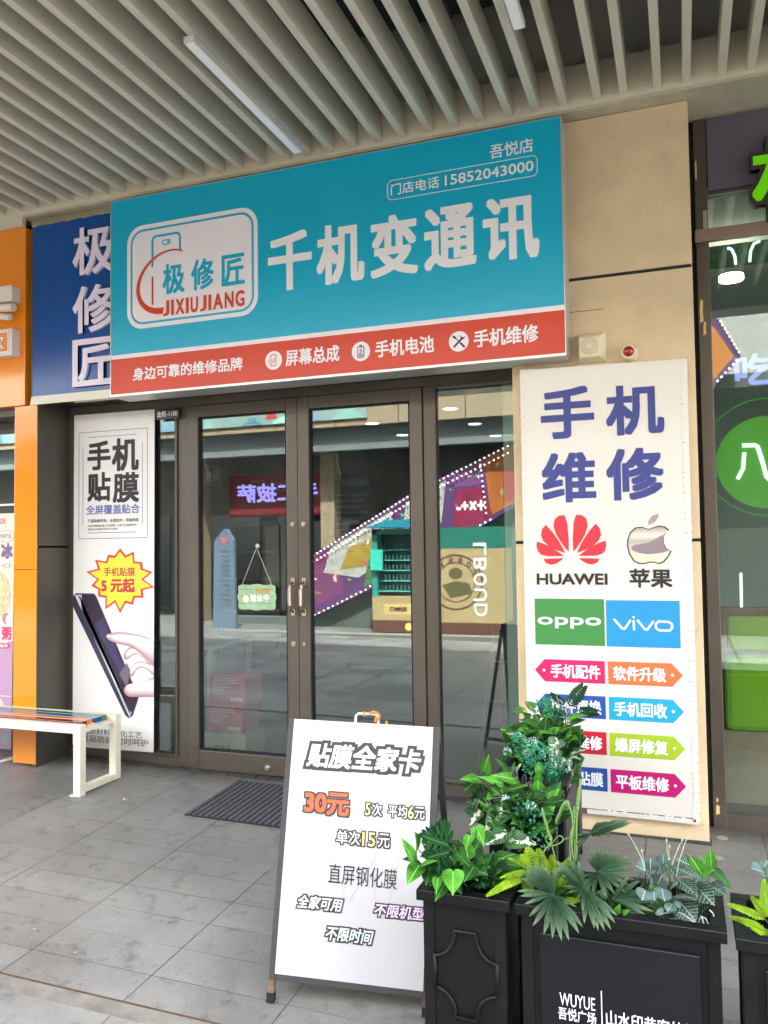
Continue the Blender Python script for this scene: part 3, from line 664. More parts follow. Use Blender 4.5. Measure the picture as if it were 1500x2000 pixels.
tx(t, '不留隐患死角，全面防护，死磕到底', (-3.931, -3.501, 1.647, 1.671), dark_ink, T, 1, bold=.01)
tx(t, '纳米防爆膜覆盖整个手机屏幕，让每个边缘都被呵护', (-3.931, -3.518, 1.616, 1.632), dark_ink, T, 1)
tx(t, '消除无法全覆盖导致的安全隐患', (-3.931, -3.680, 1.592, 1.608), dark_ink, T, 1)
random.seed(3)
def burst(k, n=14):
    o = []; R_ = [1.0, .62]
    for i in range(n * 2):
        a = 2 * pi * i / (2 * n) + pi / 2; r_ = (1.0 + .12 * sin(i * 2.3)) if i % 2 == 0 else .76 + .03 * sin(i * 1.7)
        x_, z_ = .265 * r_ * cos(a), .215 * r_ * sin(a)
        # the right-hand spikes end at the sheet's edge
        o.append((min(-3.655 + x_ * k, -3.3755), 1.250 + z_ * k))
    return o
pg(t, 'starburst', burst(1.0), mat('burst_red', srgb(212, 60, 60), .5), T, 1); pg(t, 'starburst', burst(.89), mat('burst_yellow', srgb(236, 220, 60), .5), T, 2)
crim = mat('crimson_ink', srgb(190, 48, 66), .5)
tx(t, '手机贴膜', (-3.792, -3.531, 1.272, 1.333), crim, T, 3, bold=.02); tx(t, '5 元起', (-3.814, -3.531, 1.159, 1.258), crim, T, 3, bold=.04)
pg(t, 'phone_picture', [(-4.057, 1.134), (-4.03, 1.152), (-3.877, 1.152), (-3.855, 1.13), (-3.502, .451), (-3.550, .324), (-3.583, .304), (-3.612, .321), (-4.057, 1.057)], mat('phone_edge', srgb(58, 56, 78), .3), T, 1)
pg(t, 'phone_picture', [(-4.042, 1.139), (-3.983, 1.142), (-3.971, 1.019), (-3.561, .347), (-3.578, .313)], mat('phone_silver', srgb(200, 206, 204), .3), T, 2)
pg(t, 'phone_picture', [(-4.01, 1.132), (-3.992, 1.13), (-3.980, 1.012), (-3.566, .35), (-3.578, .335)], mat('phone_line', srgb(70, 74, 84), .3), T, 3)
pg(t, 'phone_picture', [(-3.983, 1.143), (-3.88, 1.143), (-3.862, 1.125), (-3.512, .452), (-3.556, .350), (-3.566, .352), (-3.968, 1.016)], mat('phone_screen', srgb(54, 42, 58), .25), T, 3)
pg(t, 'phone_picture', [(-3.80, .985), (-3.73, .855), (-3.60, .60), (-3.64, .58), (-3.78, .80), (-3.87, .93)], mat('phone_glow', srgb(66, 56, 98), .25), T, 4)
pg(t, 'phone_picture', [(-3.66, .60), (-3.60, .68), (-3.565, .62), (-3.60, .52)], mat('phone_sheen', srgb(112, 100, 120), .25), T, 5)
def soft(P_, layer, c0, c1, n=6, cx_=None):
    """printed finger with soft shading: nested copies from shade to light"""
    mx_ = sum(p[0] for p in P_) / len(P_); mz_ = sum(p[1] for p in P_) / len(P_); R_ = max(p[0] for p in P_)
    for k in range(n):
        f_ = k / (n - 1); col = tuple(a + (b - a) * f_ for a, b in zip(c0, c1)); sx, sz = 1 - .05 * k, 1 - .11 * k
        q = [(x if x > -3.385 else mx_ + (x - mx_) * sx, mz_ + (z - mz_) * sz + .0035 * k) for x, z in P_]
        pg(t, 'hand_picture', q, mat('skin_tone%d' % k, col, .5), T, layer + k * .25)
c0_, c1_ = srgb(168, 128, 132), srgb(238, 224, 222)
soft([(-3.378, .70), (-3.42, .735), (-3.47, .765), (-3.533, .790), (-3.575, .786), (-3.605, .765), (-3.625, .73), (-3.615, .70), (-3.585, .71), (-3.55, .735), (-3.51, .745), (-3.46, .715), (-3.42, .675), (-3.378, .645)], 4, c0_, c1_)
soft([(-3.378, .655), (-3.42, .68), (-3.47, .695), (-3.52, .688), (-3.56, .655), (-3.585, .61), (-3.57, .585), (-3.545, .60), (-3.52, .638), (-3.48, .655), (-3.43, .64), (-3.378, .60)], 5, c0_, c1_)
soft([(-3.378, .825), (-3.41, .845), (-3.45, .862), (-3.49, .872), (-3.533, .878), (-3.60, .886), (-3.668, .887), (-3.72, .882), (-3.755, .872), (-3.768, .855), (-3.757, .838), (-3.73, .824), (-3.69, .812), (-3.64, .804), (-3.589, .797), (-3.53, .775), (-3.47, .738), (-3.42, .70), (-3.378, .665)], 7, c0_, c1_)
pg(t, 'hand_picture', [(-3.766, .862), (-3.752, .870), (-3.735, .868), (-3.73, .856), (-3.745, .848), (-3.76, .85)], mat('nail_print', srgb(244, 226, 230), .35), T, 9)
soft([(-3.378, .595), (-3.41, .58), (-3.444, .562), (-3.50, .548), (-3.55, .542), (-3.592, .532), (-3.616, .512), (-3.622, .488), (-3.606, .464), (-3.575, .450), (-3.52, .452), (-3.45, .458), (-3.378, .460)], 8, c0_, c1_)
tx(t, '优质材料 钢化工艺', (-3.975, -3.478, .176, .218), dark_ink, T, 1); tx(t, '层层防护 时时呵护', (-3.980, -3.428, .122, .171), dark_ink, T, 1)

# hanging open sign on the left door
t = thing('open_sign', 'small green wavy edged open sign hanging on a string inside the left door', 'hanging sign', (-2.59, -.02, 1.14))
o_ = []
for k in range(48):
    a = 2 * pi * k / 48; c_, s_ = cos(a), sin(a); m_ = (abs(c_) ** 6 + abs(s_) ** 6) ** (-1 / 6)
    o_.append((-2.592 + .138 * c_ * m_ * (1 + .035 * cos(8 * a)), 1.136 + .082 * s_ * m_ * (1 + .05 * cos(8 * a))))
MB().prism(o_, -.019, -.0135).build('board', mat('board_green', srgb(150, 182, 140), .5, noise=.25, nscale=14), t)
T = plane(-.0192)
for k in range(3): rect(t, 'plank_line', -2.72, -2.465, 1.095 + k * .045, 1.097 + k * .045, mat('plank_dark', srgb(80, 120, 90), .6), T, 1)
tx(t, '营业中', (-2.64, -2.50, 1.11, 1.155), sign_white, T, 2, bold=.04); tx(t, '欢迎', (-2.60, -2.50, 1.165, 1.195), mat('ochre', srgb(190, 150, 60), .5), T, 2, bold=.04)
pg(t, 'flower_mark', circ(-2.67, 1.125, .024, 12), mat('pale_flower', srgb(214, 206, 180), .5), T, 2)
mb = MB(); mb.tube([(-2.70, -.017, 1.215), (-2.592, -.017, 1.455)], .0016, 5); mb.tube([(-2.484, -.017, 1.215), (-2.592, -.017, 1.455)], .0016, 5); mb.build('string', mat('string', (.6, .52, .36), .8), t)
MB().disc((-2.592, -.004, 1.466), (0, -1, 0), .016, .012, 16, .009).build('suction_hook', mat('hook', (.55, .5, .42), .3, coat=.5), t)

# ================================================================ ORANGE SHOP
t = thing('orange_shopfront', 'glossy orange shop facade at the left edge', 'shopfront', (-4.6, -.2, 0))
orange = mat('orange_panel', srgb(236, 142, 30), .12, noise=.03, nscale=1.5, coat=.5)
mb = MB(); mb.box(-4.318, -.302, .02, -4.122, -.02, .268); mb.box(-4.318, -.302, .272, -4.122, -.02, 1.325); mb.box(-4.318, -.302, 1.329, -4.122, -.02, 2.452); mb.build('pillar_panel', orange, t, bevel=.002)
mb = MB(); mb.box(-9, -.316, 2.455, -4.218, -.05, 3.699); mb.build('sign_fascia', orange, t, bevel=.003)
MB().box(-9, -.25, 2.40, -4.32, -.03, 2.4548).build('fascia_soffit', bronze_dark, t)
mb = MB(); mb.box(-9, -.03, 2.33, -4.33, .03, 2.40); mb.box(-9, -.03, -.02, -4.33, .03, .05); mb.box(-4.37, -.032, .05, -4.325, .03, 2.33); mb.build('frame', bronze, t)
MB().box(-9, 0, .05, -4.37, .008, 2.33).build('window_pane', pane_m, t)
MB().box(-9, -.01, 1.79, -4.37, -.002, 1.805).build('white_rail', mat('white_tube', (.75, .78, .8), .4), t)
t = thing('channel_letter', 'raised white channel letter stroke on the orange fascia', 'sign letter', (-4.3, -.38, 3.15))
whl = mat('letter_cream', srgb(226, 216, 204), .4)
MB().prism(rr(-4.42, -4.257, 3.165, 3.275, .02), -.394, -.3165).build('upper_stroke', whl, t, bevel=.003)
mb = MB(); mb.tube([(-4.44, -.384, 3.135), (-4.252, -.384, 3.12)], .028, 12); mb.build('lower_stroke', whl, t); MB().tube([(-4.44, -.384, 3.08), (-4.282, -.384, 3.055)], .022, 12).build('lower_stroke', whl, t)
t = thing('channel_letter', 'white framed square box letter below the other raised letter on the orange fascia', 'sign letter', (-4.3, -.38, 2.88))
MB().prism([(-4.48, 2.79), (-4.258, 2.79), (-4.258, 2.975), (-4.48, 2.975)], -.394, -.3165).build('box_letter', whl, t, bevel=.004)
MB().prism(rr(-4.47, -4.284, 2.81, 2.958, .01), -.398, -.3945).build('white_face', white_print, t)
MB().prism(rr(-4.46, -4.294, 2.82, 2.948, .008), -.401, -.3985).build('orange_face', mat('orange_face', srgb(232, 140, 60), .4), t)
tx(t, '饮', (-4.44, -4.32, 2.835, 2.935), white_print, plane(-.401), 1, bold=.03)
# poster of the dessert shop
t = thing('dessert_poster', 'cream and purple shaved ice poster standing at the left edge', 'poster', (-4.8, -.03, .9))
MB().prism([(-5.4, .0), (-4.600, .0), (-4.583, 1.733), (-5.4, 1.733)], -.030, -.022).build('sheet', mat('poster_cream', srgb(230, 224, 208), .5), t)
T = plane(-.0302)
pg(t, 'purple_ground', [(-5.4, .01), (-4.601, .01), (-4.5925, .80), (-4.63, .80), (-4.70, .745), (-5.4, .72)], mat('poster_purple', srgb(186, 150, 186), .5), T, 1)
rect(t, 'white_line', -5.4, -4.60, .40, .405, white_print, T, 2)
tx(t, '甜品店', (-4.86, -4.66, 1.655, 1.70), mat('coral', srgb(220, 100, 80), .5), T, 1, bold=.02)
ring(t, 'oval_stamp', circ(-4.665, 1.565, .085, 24, .045), circ(-4.665, 1.565, .082, 24, .042), mat('greyink', srgb(150, 140, 140), .5), T, 1)
tx(t, '热销产品', (-4.73, -4.61, 1.55, 1.585), mat('greyink', (.3, .3, .3), .5), T, 1)
tx(t, '冰', (-4.705, -4.595, 1.40, 1.515), mat('purple_ink', srgb(120, 100, 150), .5), T, 1, bold=.05)
tx(t, 'CUSTARD ICE', (-4.99, -4.607, 1.335, 1.365), mat('greyink', (.3, .3, .3), .5), T, 1)
pg(t, 'bowl_picture', circ(-4.74, 1.14, .13, 24, .17), mat('ice_cream', srgb(216, 206, 160), .6, noise=.3, nscale=30), T, 1)
for k in range(26):
    a = random.uniform(0, 6.28); r_ = random.uniform(.02, .115); pg(t, 'topping', circ(-4.74 + r_ * cos(a), 1.14 + 1.3 * r_ * sin(a), random.uniform(.006, .014), 7), mat('berry%d' % (k % 3), [(.12, .05, .08), (.6, .5, .2), (.75, .72, .66)][k % 3], .6), T, 2)
pg(t, 'lychee', circ(-4.655, .965, .035, 16, .04), mat('lychee', srgb(180, 130, 120), .5), T, 2); pg(t, 'lychee', circ(-4.625, .955, .03, 16, .038), white_print, T, 3)
mag = mat('magenta_ink', srgb(208, 60, 120), .5)
tx(t, '粥', (-4.695, -4.605, .81, .905), mag, T, 2, bold=.04); pg(t, 'pill_tag', rr(-5.0, -4.615, .745, .785, .02), mag, T, 2); tx(t, '健康营养', (-4.79, -4.635, .753, .777), white_print, T, 3, bold=.02)
for cx_, cz_ in ((-4.70, .33), (-4.655, .26), (-4.73, .24)): pg(t, 'cup_picture', circ(cx_, cz_, .03, 12, .05), mat('cupgreen', srgb(206, 210, 190), .5), T, 2)
pg(t, 'cup_picture', circ(-4.65, .10, .04, 14), mat('mintgreen', srgb(150, 190, 170), .5), T, 2)
t = thing('metal_stay', 'small white metal poster foot on the paving beside the orange pillar', 'stand foot', (-4.45, -.3, 0))
MB().tube([(-4.33, -.06, .06), (-4.36, -.18, .03), (-4.44, -.30, .012), (-4.52, -.36, gz(-4.5, -.36) + .008)], .012, 8).build('foot_bar', mat('pale_metal', (.55, .57, .6), .4), t)

# ================================================================ RIGHT SHOP
t = thing('corner_shopfront', 'bronze framed restaurant window at the right edge', 'shopfront', (1, 0, 1.8))
mb = MB(); mb.box(.112, -.02, -.06, .176, .06, 3.749); mb.build('frame', bronze, t, bevel=.003)
MB().box(.1765, -.018, -.06, 6, .05, .028).build('bottom_rail', bronze, t); MB().box(.1765, -.018, 3.325, 6, .05, 3.34).build('top_rail', bronze, t)
MB().box(.106, -.055, 3.062, 6, -.021, 3.13).build('transom_bar', mat('rose_bronze', srgb(140, 124, 112), .4, metal=.3), t, bevel=.003)
MB().box(.182, -.030, 3.342, 6, .05, 3.735).build('sign_box', mat('slate_purple', srgb(88, 82, 96), .55), t)
MB().box(.1765, .012, .028, 6, .022, 3.325).build('window_pane', glass_mat('window_glass_clear', (.86, .93, .90), .09, .5), t)
MB().box(.086, .0, -.05, .111, .05, 3.749).build('shadow_gap', void, t)
MB().box(.1765, .024, 2.93, 6, .028, 3.055).build('green_film', mat('green_film', srgb(74, 118, 84), .3), t)
MB().box(.150, -.024, 3.12, .172, -.0205, 3.24).build('bracket', mat('steel2', (.45, .42, .38), .4, metal=.8), t)
MB().box(.118, -.0215, 3.42, .126, -.0205, 3.52).build('paper_tag', mat('tag_paper', srgb(200, 180, 165), .7), t)
for k, (z0, z1, x0, x1) in enumerate(((2.63, 2.76, .120, .138), (2.56, 2.64, .135, .150), (.02, .075, .125, .145), (.085, .11, .128, .14))):
    pg(t, 'flaked_paint', [(x0, z0), (x1, z0 + .01), (x1 - .003, (z0 + z1) / 2), (x1, z1 - .01), (x0 + .005, z1), (x0 + .001, (z0 + z1) / 2 + .01)], mat('flake', srgb(214, 190, 120), .7), plane(-.0202), 1)
g_dark = mat('letter_rim', (.05, .045, .04), .4, metal=.4)
t = thing('channel_letter', 'lime green raised character cut off at the right edge of the photo', 'sign letter', (.6, -.09, 3.33))
tx(t, '杨', (.374, .93, 3.115, 3.56), g_dark, plane(-.045), 1, bold=.055, depth=.05, name='letter_rim')
tx(t, '杨', (.390, .914, 3.131, 3.544), mat('lime_acrylic', srgb(100, 190, 10), .25, emit=.40), plane(-.0955), 1, bold=.022, name='lime_face')
def room(name, label, x0, x1, y0, y1, z0, z1, wm, fm_, cm):
    r_ = thing(name, label, 'room', ((x0 + x1) / 2, y1, z0))
    MB().box(x0, y1, z0, x1, y1 + .1, z1).build('back_wall', wm, r_); MB().box(x0 - .05, y0, z0, x0, y1, z1).build('side_wall', wm, r_); MB().box(x1, y0, z0, x1 + .05, y1, z1).build('side_wall', wm, r_)
    MB().box(x0, y0, z0 - .05, x1, y1, z0).build('floor', fm_, r_); MB().box(x0, y0, z1, x1, y1, z1 + .05).build('ceiling', cm, r_); return r_
room('restaurant_room', 'dim green and grey restaurant interior behind the right window', .12, 4, .06, 3.2, -.02, 3.4, mat('rest_wall', (.42, .46, .40), .7), mat('rest_floor', (.10, .07, .05), .5), mat('rest_ceil', (.6, .62, .58), .7))
t = thing('wall_disc', 'big green round sign with a white neon character inside the right window', 'round sign', (.42, .05, 1.87))
MB().tube([(.425, .05, 1.87), (.425, .035, 1.87)], .245, 48).build('green_disc', mat('disc_green', srgb(84, 160, 44), .4, emit=.55), t)  # glow added to the disc's green to make it vivid; it is no lamp
mb = MB(); mb.tube([(.425 + .31 * cos(a * pi / 32), .045, 1.90 + .31 * sin(a * pi / 32)) for a in range(65)], .004, 6); mb.build('green_ring', mat('ring_green', srgb(80, 170, 50), .4, emit=.3), t)
neon = mat('neon_white', srgb(225, 250, 246), .4, emit=2.2)
mb = MB(); mb.tube([(.311, .03, 1.964), (.372, .03, 1.962), (.385, .03, 1.955), (.40, .03, 1.90), (.425, .03, 1.79), (.44, .03, 1.775)], .011, 8); mb.tube([(.320, .03, 1.925), (.312, .03, 1.84), (.283, .03, 1.785)], .010, 8); mb.build('neon_tube', neon, t, smooth=True)
t = thing('neon_sign', 'lilac neon character glowing in the right window above the green disc', 'neon sign', (.37, .03, 2.37))
lil = mat('neon_lilac', srgb(150, 160, 245), .4, emit=1.0)
tx(t, '吃', (.285, .475, 2.285, 2.452), lil, plane(.034), 1, bold=.03, name='neon_character')
t = thing('tube_reflection', 'thin glowing stand-in for a vertical white reflection low in the right window', 'light tube', (.31, .5, 1.2))
MB().tube([(.31, .5, 1.035), (.313, .5, 1.27)], .008, 8).build('tube', mat('tube_white', (.9, .93, .9), .4, emit=2.0), t)  # glowing tube stands in for a reflection in the glass
t = thing('arch_reflection', 'glowing curves standing in for a white neon reflection on the green film at the top of the right window', 'light', (.35, .02, 2.93))
mb = MB(); mb.tube([(.27, .019, 3.035), (.29, .019, 3.025), (.305, .019, 2.985), (.308, .019, 2.94)], .007, 8); mb.tube([(.43, .019, 3.05), (.40, .019, 3.04), (.382, .019, 3.0), (.377, .019, 2.945)], .007, 8); mb.build('tube', neon, t, smooth=True)  # glowing curves stand in for a neon reflection on the film
t = thing('ceiling_lamp', 'glowing oval ceiling lamp seen through the right window', 'lamp', (.33, .9, 3.1))
MB().disc((.342, 1.0, 3.18), (0, 0, -1), .075, .03, 24).build('glow_disc', mat('warm_lamp', (1, .93, .75), .5, emit=30), t)
t = thing('restaurant_booth', 'bright green booth seat with wooden top rail inside the right window', 'booth seat', (1, .5, .4))
lime = mat('lime_leather', srgb(150, 205, 10), .4)
MB().box(.205, .32, .39, 2, .50, .80).build('seat', lime, t, bevel=.03)
MB().box(.225, .46, .82, 2, .54, 1.03).build('backrest', mat('olive_leather', srgb(170, 200, 40), .45), t, bevel=.02)
MB().box(.18, .44, 1.03, 2, .56, 1.07).build('top_rail', mat('wood_brown', srgb(130, 82, 48), .5, noise=.2), t)
MB().box(.18, .44, .38, .215, .56, 1.03).build('side_post', mat('wood_brown', (.2, .1, .04), .5), t)
MB().box(.19, .36, -.02, 2, .50, .385).build('plinth', mat('wood_dark', (.5, .34, .22), .5, noise=.25, nscale=4), t)
# round worn floor stickers
for (x, y, r_, lb) in ((.148, -.147, .028, 'pale round sticker worn onto the paving by the right window'), (.12, -.40, .026, 'faint grey round sticker on the paving nearer the planters')):
    mb = MB(); mb.add([(x + r_ * cos(2 * pi * k / 20), y + r_ * sin(2 * pi * k / 20), gz(x + r_ * cos(2 * pi * k / 20), y + r_ * sin(2 * pi * k / 20)) + .002) for k in range(20)], [tuple(range(20))])
    meta(mb.build('floor_sticker', mat('sticker_pale', (.36, .35, .32), .7)), lb, 'sticker')

# ================================================================ OUR SHOP'S INTERIOR
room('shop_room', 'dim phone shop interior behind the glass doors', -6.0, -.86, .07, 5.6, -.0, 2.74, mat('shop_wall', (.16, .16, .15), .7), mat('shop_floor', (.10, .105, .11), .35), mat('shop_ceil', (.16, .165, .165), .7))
dl = None
for i, (x, y) in enumerate(((-3.0, 3.19), (-3.0, 4.16), (-2.01, 2.65), (-2.03, 3.68), (-2.03, 4.7))):
    lb = ['first lit downlight behind the right door', 'second lit downlight, further back behind the right door', 'nearest lit downlight high in the right window', 'middle lit downlight of the row in the right window', 'farthest lit downlight of the row in the right window'][i]
    if dl is None:
        dl = thing('downlight', lb, 'downlight', (x, y, 2.735), group='downlights in the shop ceiling')
        MB().disc((0, 0, .004), (0, 0, -1), .078, .006, 24).build('rim', mat('dl_rim', (.7, .7, .7), .5), dl, local=True); MB().disc((0, 0, -.002), (0, 0, -1), .066, .004, 24).build('lens', mat('dl_glow', (1, .98, .93), .5, emit=4), dl, local=True)
    else:
        r_ = dl.copy(); COL.objects.link(r_); r_.location = (x, y, 2.735); r_['label'] = lb
        for ch in dl.children: c_ = ch.copy(); COL.objects.link(c_); c_.parent = r_
t = thing('wall_banner', 'red banner with white characters on the back of the phone shop', 'banner', (-4, 3, 2))
MB().box(-4.57, 3.0, 1.78, -3.3, 3.03, 2.24).build('cloth', mat('banner_red', (.42, .03, .03), .6), t)
tx(t, '众达数码', (-4.12, -3.75, 2.05, 2.17), sign_white, plane(3.0), 1, bold=.02); rect(t, 'yellow_tag', -4.33, -4.15, 2.04, 2.18, mat('tag_yellow', (.7, .5, .05), .5), plane(3.0), 1); tx(t, 'Cup', (-4.31, -4.17, 2.08, 2.15), dark_ink, plane(3.0), 2, bold=.03)
t = thing('wall_banner', 'dark grey banner with white characters left of the red one', 'banner', (-4.9, 2.9, 2.2))
MB().box(-5.35, 2.9, 2.12, -4.62, 2.93, 2.36).build('cloth', mat('banner_grey', (.10, .10, .09), .6), t)
tx(t, '众达数码', (-5.0, -4.66, 2.17, 2.30), sign_white, plane(2.9), 1, bold=.02); rect(t, 'yellow_tag', -5.2, -5.03, 2.15, 2.31, mat('tag_yellow', (.7, .5, .05), .5), plane(2.9), 1)
t = thing('price_board', 'dark price list board deep inside behind the right door', 'notice board', (-3, 2.4, 1.7))
MB().box(-3.15, 2.40, 1.25, -2.62, 2.43, 2.15).build('board', mat('board_dark', (.05, .055, .06), .5), t)
tx(t, '手机维修温馨提示', (-3.02, -2.72, 2.03, 2.09), sign_white, plane(2.4), 1)
for k in range(11): rect(t, 'text_line', -3.08, -2.74 - .05 * (k % 3), 1.935 - k * .055, 1.95 - k * .055, mat('board_text', (.35, .35, .35), .6), plane(2.4), 1)
t = thing('wall_cabinet', 'dark shelving cabinet at the back behind the left door', 'cabinet', (-4.4, 3.3, 0))
mb = MB(); mb.box(-4.95, 3.3, 0, -4.9, 3.7, 1.75); mb.box(-4.2, 3.3, 0, -4.15, 3.7, 1.75); mb.box(-4.9, 3.66, 0, -4.2, 3.7, 1.75); mb.build('case', mat('cab_dark', (.10, .09, .08), .5), t)
for z in (.35, .75, 1.1, 1.4, 1.7): MB().box(-4.9, 3.32, z, -4.2, 3.66, z + .025).build('shelf', mat('cab_shelf', (.22, .2, .17), .5), t)
t = thing('counter_table', 'small wooden topped table just inside the left door', 'table', (-3.35, .7, 0))
MB().box(-3.75, .32, .735, -3.16, .95, .765).build('table_top', mat('table_wood', (.25, .2, .12), .5, noise=.2), t, bevel=.003)
for (x, y) in ((-3.72, .35), (-3.2, .35), (-3.72, .9), (-3.2, .9)): MB().box(x, y, 0, x + .035, y + .035, .734).build('leg', mat('leg_steel', (.45, .45, .45), .4, metal=.6), t)
t = thing('carton', 'brown cardboard carton at the bottom of the stack inside the left door', 'box', (-3.03, .42, 0), group='boxes stacked inside the left door')
MB().box(-3.19, .30, .002, -2.865, .58, .17).build('carton_body', mat('cardboard', (.5, .36, .22), .8, noise=.1), t, bevel=.003); MB().box(-3.05, .2985, .02, -3.0, .2995, .168).build('tape', mat('tape', (.45, .36, .22), .3), t)
tx(t, '易碎品', (-3.11, -2.98, .045, .085), dark_ink, plane(.2985), 1, bold=.03)
for k, (x0, x1, z0, lb) in enumerate(((-3.178, -2.895, .172, 'red printed box in the middle of the stack inside the left door'), (-3.155, -2.870, .374, 'red printed box on top of the stack inside the left door'))):
    t = thing('printed_box', lb, 'box', (x0 + .14, .4, z0), group='boxes stacked inside the left door')
    MB().box(x0, .31, z0, x1, .55, z0 + .2).build('box_body', mat('box_red', (.62, .07, .11), .5), t, bevel=.003)
    for j in range(8): rect(t, 'text_line', x0 + .03, x0 + .03 + [.2, .19, .21, .12, .14, .1, .09, .09][j], z0 + .172 - j * .016, z0 + .176 - j * .016, mat('box_text', (.8, .6, .6), .6), plane(.31), 1)
    for j in range(4): rect(t, 'square_mark', x1 - .115 + j * .026, x1 - .097 + j * .026, z0 + .02, z0 + .042, sign_white, plane(.31), 1)
t = thing('step_ladder', 'grey folding step ladder just inside the right window', 'ladder', (-1.16, .6, 0))
lg_ = mat('ladder_grey', (.22, .22, .22), .4, metal=.5)
mb = MB(); mb.bar((-1.27, .50, 0), (-1.17, .60, .90), .022, .03); mb.bar((-1.02, .42, 0), (-1.08, .58, .90), .022, .03); mb.bar((-1.2, .95, 0), (-1.15, .66, .88), .02, .02); mb.bar((-1.0, .9, 0), (-1.06, .66, .88), .02, .02); mb.build('rail', lg_, t)
for k in range(3): MB().bar((-1.24 + .03 * k, .515 + .03 * k, .2 + .25 * k), (-1.035 - .012 * k, .45 + .04 * k, .2 + .25 * k), .06, .015).build('tread', lg_, t)

# ================================================================ THE FAR SIDE OF THE PLAZA (seen mirrored in the glass)
gy = lambda x, y: gz(x, y) - .012
t = thing('opposite_block', 'beige shopping block across the plaza with a painted mountain banner', 'building', (-6, -12.5, 0))
stone = mat('opp_stone', srgb(150, 132, 106), .8, noise=.08, nscale=2)
MB().box(-24, -9.95, 3.80, -2.3, -9.8, 4.55).build('stone_fascia', stone, t)
mb = MB()
for x in (-11.5, -10.2, -8.9, -7.6, -6.3, -5.0, -3.7, -2.4): mb.box(x, -9.799, 3.80, x + .02, -9.795, 4.55)
mb.build('joint', mat('opp_joint', (.05, .05, .05), .8), t)
MB().box(-24, -10.15, 3.35, -2.3, -9.951, 3.795).build('grey_beam', mat('opp_grey', (.16, .18, .175), .7), t)
MB().box(-24, -13, 3.80, -2.3, -10.36, 3.95).build('canopy_ceiling', mat('opp_ceiling', (.10, .10, .095), .8), t)
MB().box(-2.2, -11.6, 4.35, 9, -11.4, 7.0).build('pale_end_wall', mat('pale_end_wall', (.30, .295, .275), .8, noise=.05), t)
MB().box(-2.2, -11.7, -.4, 9, -11.5, 4.349).build('shaded_end_wall', mat('shaded_end_wall', (.03, .034, .032), .7, noise=.2), t)  # near-black colour carries the shade under the canopy
MB().box(-2.2, -11.5, 4.10, 9, -10.4, 4.34).build('added_end_canopy', mat('added_end_canopy', (.05, .055, .055), .7), t)  # canopy added to keep the bright end wall dark below
MB().box(-24, -14, -.4, 6, -13.0, 4.5).build('shop_wall', mat('opp_wall', (.20, .19, .165), .7), t)
mb = MB(); mb.box(-24, -10.9, 4.56, -2.3, -10.0, 5.4); mb.build('upper_wall', mat('opp_upper', (.55, .53, .49), .8), t)
for k in range(5):
    x = -17 + 2.6 * k; w_ = MB(); w_.box(x, -12.99, 0, x + 2.1, -12.95, 2.3); w_.build('shop_window', mat('opp_win', (.02, .022, .022), .1), t)
for x, w_ in ((-10.1, .4), (-6.9, .3)):
    MB().box(x, -10.75, -.3, x + w_, -10.4, 3.79).build('column', stone, t)
for x in (-9.3, -8.9, -7.5): MB().box(x, -12.8, 0, x + .35, -12.5, 2.0).build('display_rack', mat('rack_pale', (.35, .33, .28), .6), t)
# painted hills on the long banner above the stone band
t = thing('landscape_banner', 'long pale green banner with painted hills above the far canopy', 'banner', (-9, -9.78, 4.2))
MB().box(-18, -9.79, 3.93, -5.62, -9.77, 4.55).build('canvas', mat('canvas_pale', srgb(128, 152, 148), .6, noise=.15, nscale=2), t)
T = plane_opp(-9.77)
for k in range(16):
    cx_ = 5.9 + k * .8 + random.uniform(-.2, .2); h = random.uniform(.12, .36); wd = random.uniform(.25, .6)
    pg(t, 'hill_picture', [(cx_ + wd * (j / 6 - 1) * .6, 3.935 + h * (sin(pi * j / 12) ** 1.5) * (1 + .1 * sin(j * 3 + k))) for j in range(13)], mat('hill%d' % (k % 4), [srgb(130, 180, 160), srgb(110, 150, 170), srgb(160, 205, 185), srgb(80, 125, 140)][k % 4], .6), T, 1 + k % 3)
pg(t, 'red_boat', [(7.55, 4.05), (7.8, 4.05), (7.75, 4.18), (7.6, 4.18)], mat('boat_red', srgb(200, 60, 50), .5), T, 5)
# red sign shop with pizza neon
t = thing('pizza_sign', 'violet neon pizza shop characters across the plaza', 'neon sign', (-8.3, -11, 2.6))
MB().box(-9.4, -11.1, 2.15, -6.95, -11.03, 3.05).build('backing', mat('sign_red_dark', (.20, .018, .02), .5), t)
tx(t, '手工披萨', (7.25, 9.2, 2.45, 2.86), mat('neon_violet', srgb(150, 140, 250), .5, emit=7), plane_opp(-11.03), 1, bold=.03)
